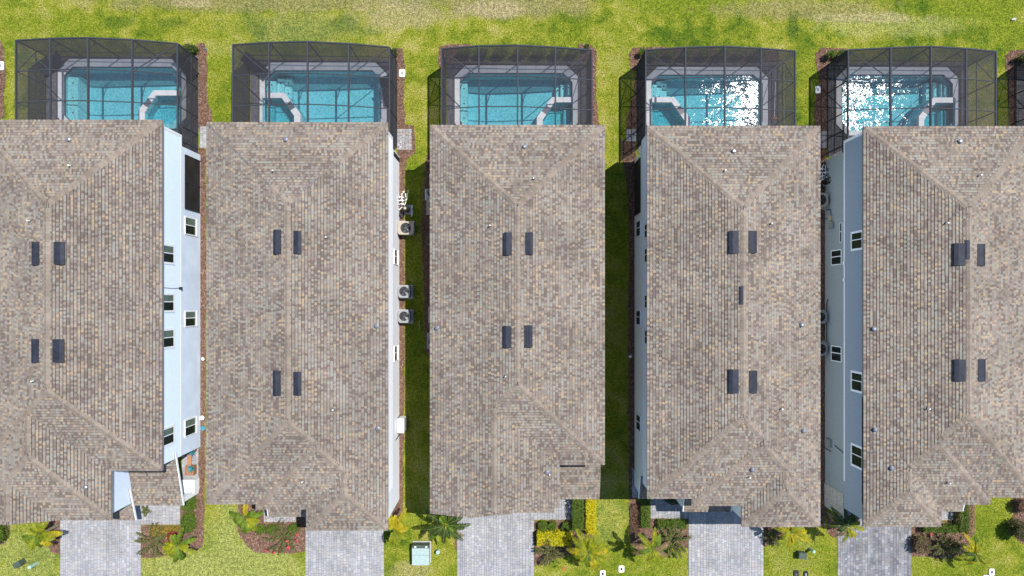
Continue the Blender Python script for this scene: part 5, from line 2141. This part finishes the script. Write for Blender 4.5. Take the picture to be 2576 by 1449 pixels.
# cedar bench with two planters of agave in the side patio
c = G(484, 1150)
root = thing("planter_bench", "cedar bench between two planter boxes on the side patio", "bench", (c[0], c[1], 0))
for (r, h) in (((488, 1110, 497, 1133), .5), ((474, 1168, 496, 1190), .5)):
    q = R(*r)
    for k in range(4):
        b = MB()
        b.box(q[0], q[1], q[2], q[3], k * h / 4 + .002, (k + 1) * h / 4 - .006)
        b.build("box_plank", M_WOOD, root)
q = R(478, 1133, 489, 1168)
for k in range(3):
    w = (q[1] - q[0]) / 3
    b = MB()
    b.box(q[0] + k * w + .004, q[0] + (k + 1) * w - .004, q[2] - .02, q[3] + .02, .38, .42)
    b.build("seat_slat", M_WOOD2, root)
for (px, py, lab) in ((481, 1137, "upper blue green agave in the cedar planter"), (480, 1179, "lower blue green agave in the cedar planter")):
    c = W(px, py, .6)
    root = thing("agave", lab, "plant", (c.x, c.y, .5), "agaves in the cedar planters")
    for i in range(17):
        t = i * 2.4
        L = .24 + .12 * (i % 3) / 2
        el = .25 + .6 * (i / 17)
        d = Vector((math.cos(t) * math.cos(el), math.sin(t) * math.cos(el), math.sin(el)))
        s = Vector((-math.sin(t), math.cos(t), 0))
        p = Vector((c.x, c.y, .52))
        b = MB()
        b.add([p - s * .03, p + s * .03, p + d * L * .5 + s * .05, p + d * L * .5 - s * .05, p + d * L, p + d * L * .5 - Vector((0, 0, .025))], [(0, 1, 2, 3), (3, 2, 4), (0, 3, 5), (1, 5, 2), (3, 4, 5), (2, 5, 4)])
        b.build("leaf", M_AGAVE, root)
# pale slab at the end of the side patio
q = R(486, 1206.5, 500.3, 1238)
b = MB()
b.box(q[0], q[1], q[2], q[3], 0, .05)
o = b.build("concrete_slab", M_CONC)
o["kind"] = "structure"
# long handled pool brush leaning inside the fourth enclosure
c = G(1950, 290)
root = thing("pool_brush", "wooden headed pool brush on the deck of the fourth enclosure", "brush", (c[0], c[1], 0))
b = MB()
b.tube([(*G(1949, 208), .10), (*G(1946, 296), .14)], .018, 6)
b.build("handle", M_PVC, root)
b = MB()
a = G(1946, 298)
b.box(a[0] - .2, a[0] + .2, a[1] - .08, a[1] + .08, .05, .12)
b.build("head", M_WOOD, root)
b = MB()
a = R(1968.5, 156, 1971.5, 312)
b.box(a[0], a[1], a[2], a[3], .05, .10)
o = b.build("edging_board", M_PVC)
tag(o, "long pale edging board along the fourth pool deck", "board")

# white lidded box by the porch corner
c = W(473, 1224, .8)
root = thing("storage_box", "square white lidded box at the porch corner of the light blue house", "storage box", (c.x, c.y, 0))
b = MB()
b.box(c.x - .37, c.x + .37, c.y - .37, c.y + .37, .051, .74)
b.build("box_body", M_WHITE, root)
b = MB()
b.box(c.x - .41, c.x + .41, c.y - .41, c.y + .41, .7401, .80)
b.build("box_lid", M_WHITE, root)


# dark sling loungers on the decks
def lounger(label, px, py, rot):
    p = G(px, py)
    root = thing("patio_lounger", label, "lounge chair", (p[0], p[1], .046), "dark loungers on the pool decks")
    root.rotation_euler.z = math.radians(rot)
    o3 = Vector((p[0], p[1], .046))
    for sx in (-.30, .30):
        b = MB()
        b.tube([o3 + Vector(v) for v in ((sx, -.85, .32), (sx, .25, .32), (sx, .85, .75))], .022, 6)
        b.build("side_rail", M_BLACK, root)
        for yy in (-.7, .2):
            b = MB()
            b.tube([o3 + Vector((sx, yy, 0)), o3 + Vector((sx, yy, .31))], .02, 6)
            b.build("leg", M_BLACK, root)
    b = MB()
    b.box(o3.x - .28, o3.x + .28, o3.y - .84, o3.y + .24, o3.z + .325, o3.z + .345)
    b.build("seat", M_VENT, root)
    b = MB()
    b.beam(o3 + Vector((0, .26, .34)), o3 + Vector((0, .84, .76)), .56, .02)
    b.build("backrest", M_VENT, root)


lounger("dark lounger in the right rear corner of the first pool deck", 474, 172, 40)
lounger("dark lounger in the left rear corner of the first pool deck", 141, 166, -55)
lounger("dark lounger at the right end of the second pool deck", 977, 235, 10)
lounger("dark lounger at the left rear corner of the second pool deck", 650, 172, 50)
# little things lying about
c = G(519, 127)
b = MB()
b.tube([(c[0] - .05, c[1] - .1, .03), (c[0] + .02, c[1] + .08, .10)], .025, 6)
b.cyl(c[0] + .02, c[1] + .08, .10, .16, .045, 8)
tag(b.build("sprinkler", M_TEAL), "small teal sprinkler at the edge of the first mulch strip", "sprinkler")
c = G(1055, 817)
b = MB()
b.tube([(c[0], c[1] - .28, .05), (c[0] - .01, c[1] + .05, .06), (c[0] + .03, c[1] + .3, .05)], [.02, .025, .012], 5)
tag(b.build("dry_frond_stalk", M_BEIGE), "pale dry stick lying on the shaded grass by the grey units", "stick")
c = G(2548, 50)
b = MB()
b.box(c[0] - .13, c[0] + .13, c[1] - .06, c[1] + .05, .04, .10)
b.box(c[0] - .04, c[0] + .17, c[1] + .055, c[1] + .10, .04, .08)
tag(b.build("litter", M_ACG), "pale piece of litter on the grass near the upper right corner", "litter")
# fallen leaves and specks on the paving
for r, nm in zip(drv, names):
    b = MB()
    rng = random.Random(int(r[0] * 10))
    leaf_cloud(b, [(rng.uniform(r[0] + .1, r[1] - .1), rng.uniform(-17.2, r[3] - .5), .05) for _ in range(26)], .032, rng, 2.5)
    o = b.build("leaf_litter", LF_PURP)
    o["kind"] = "stuff"
    o["label"] = "fallen leaves on the " + nm
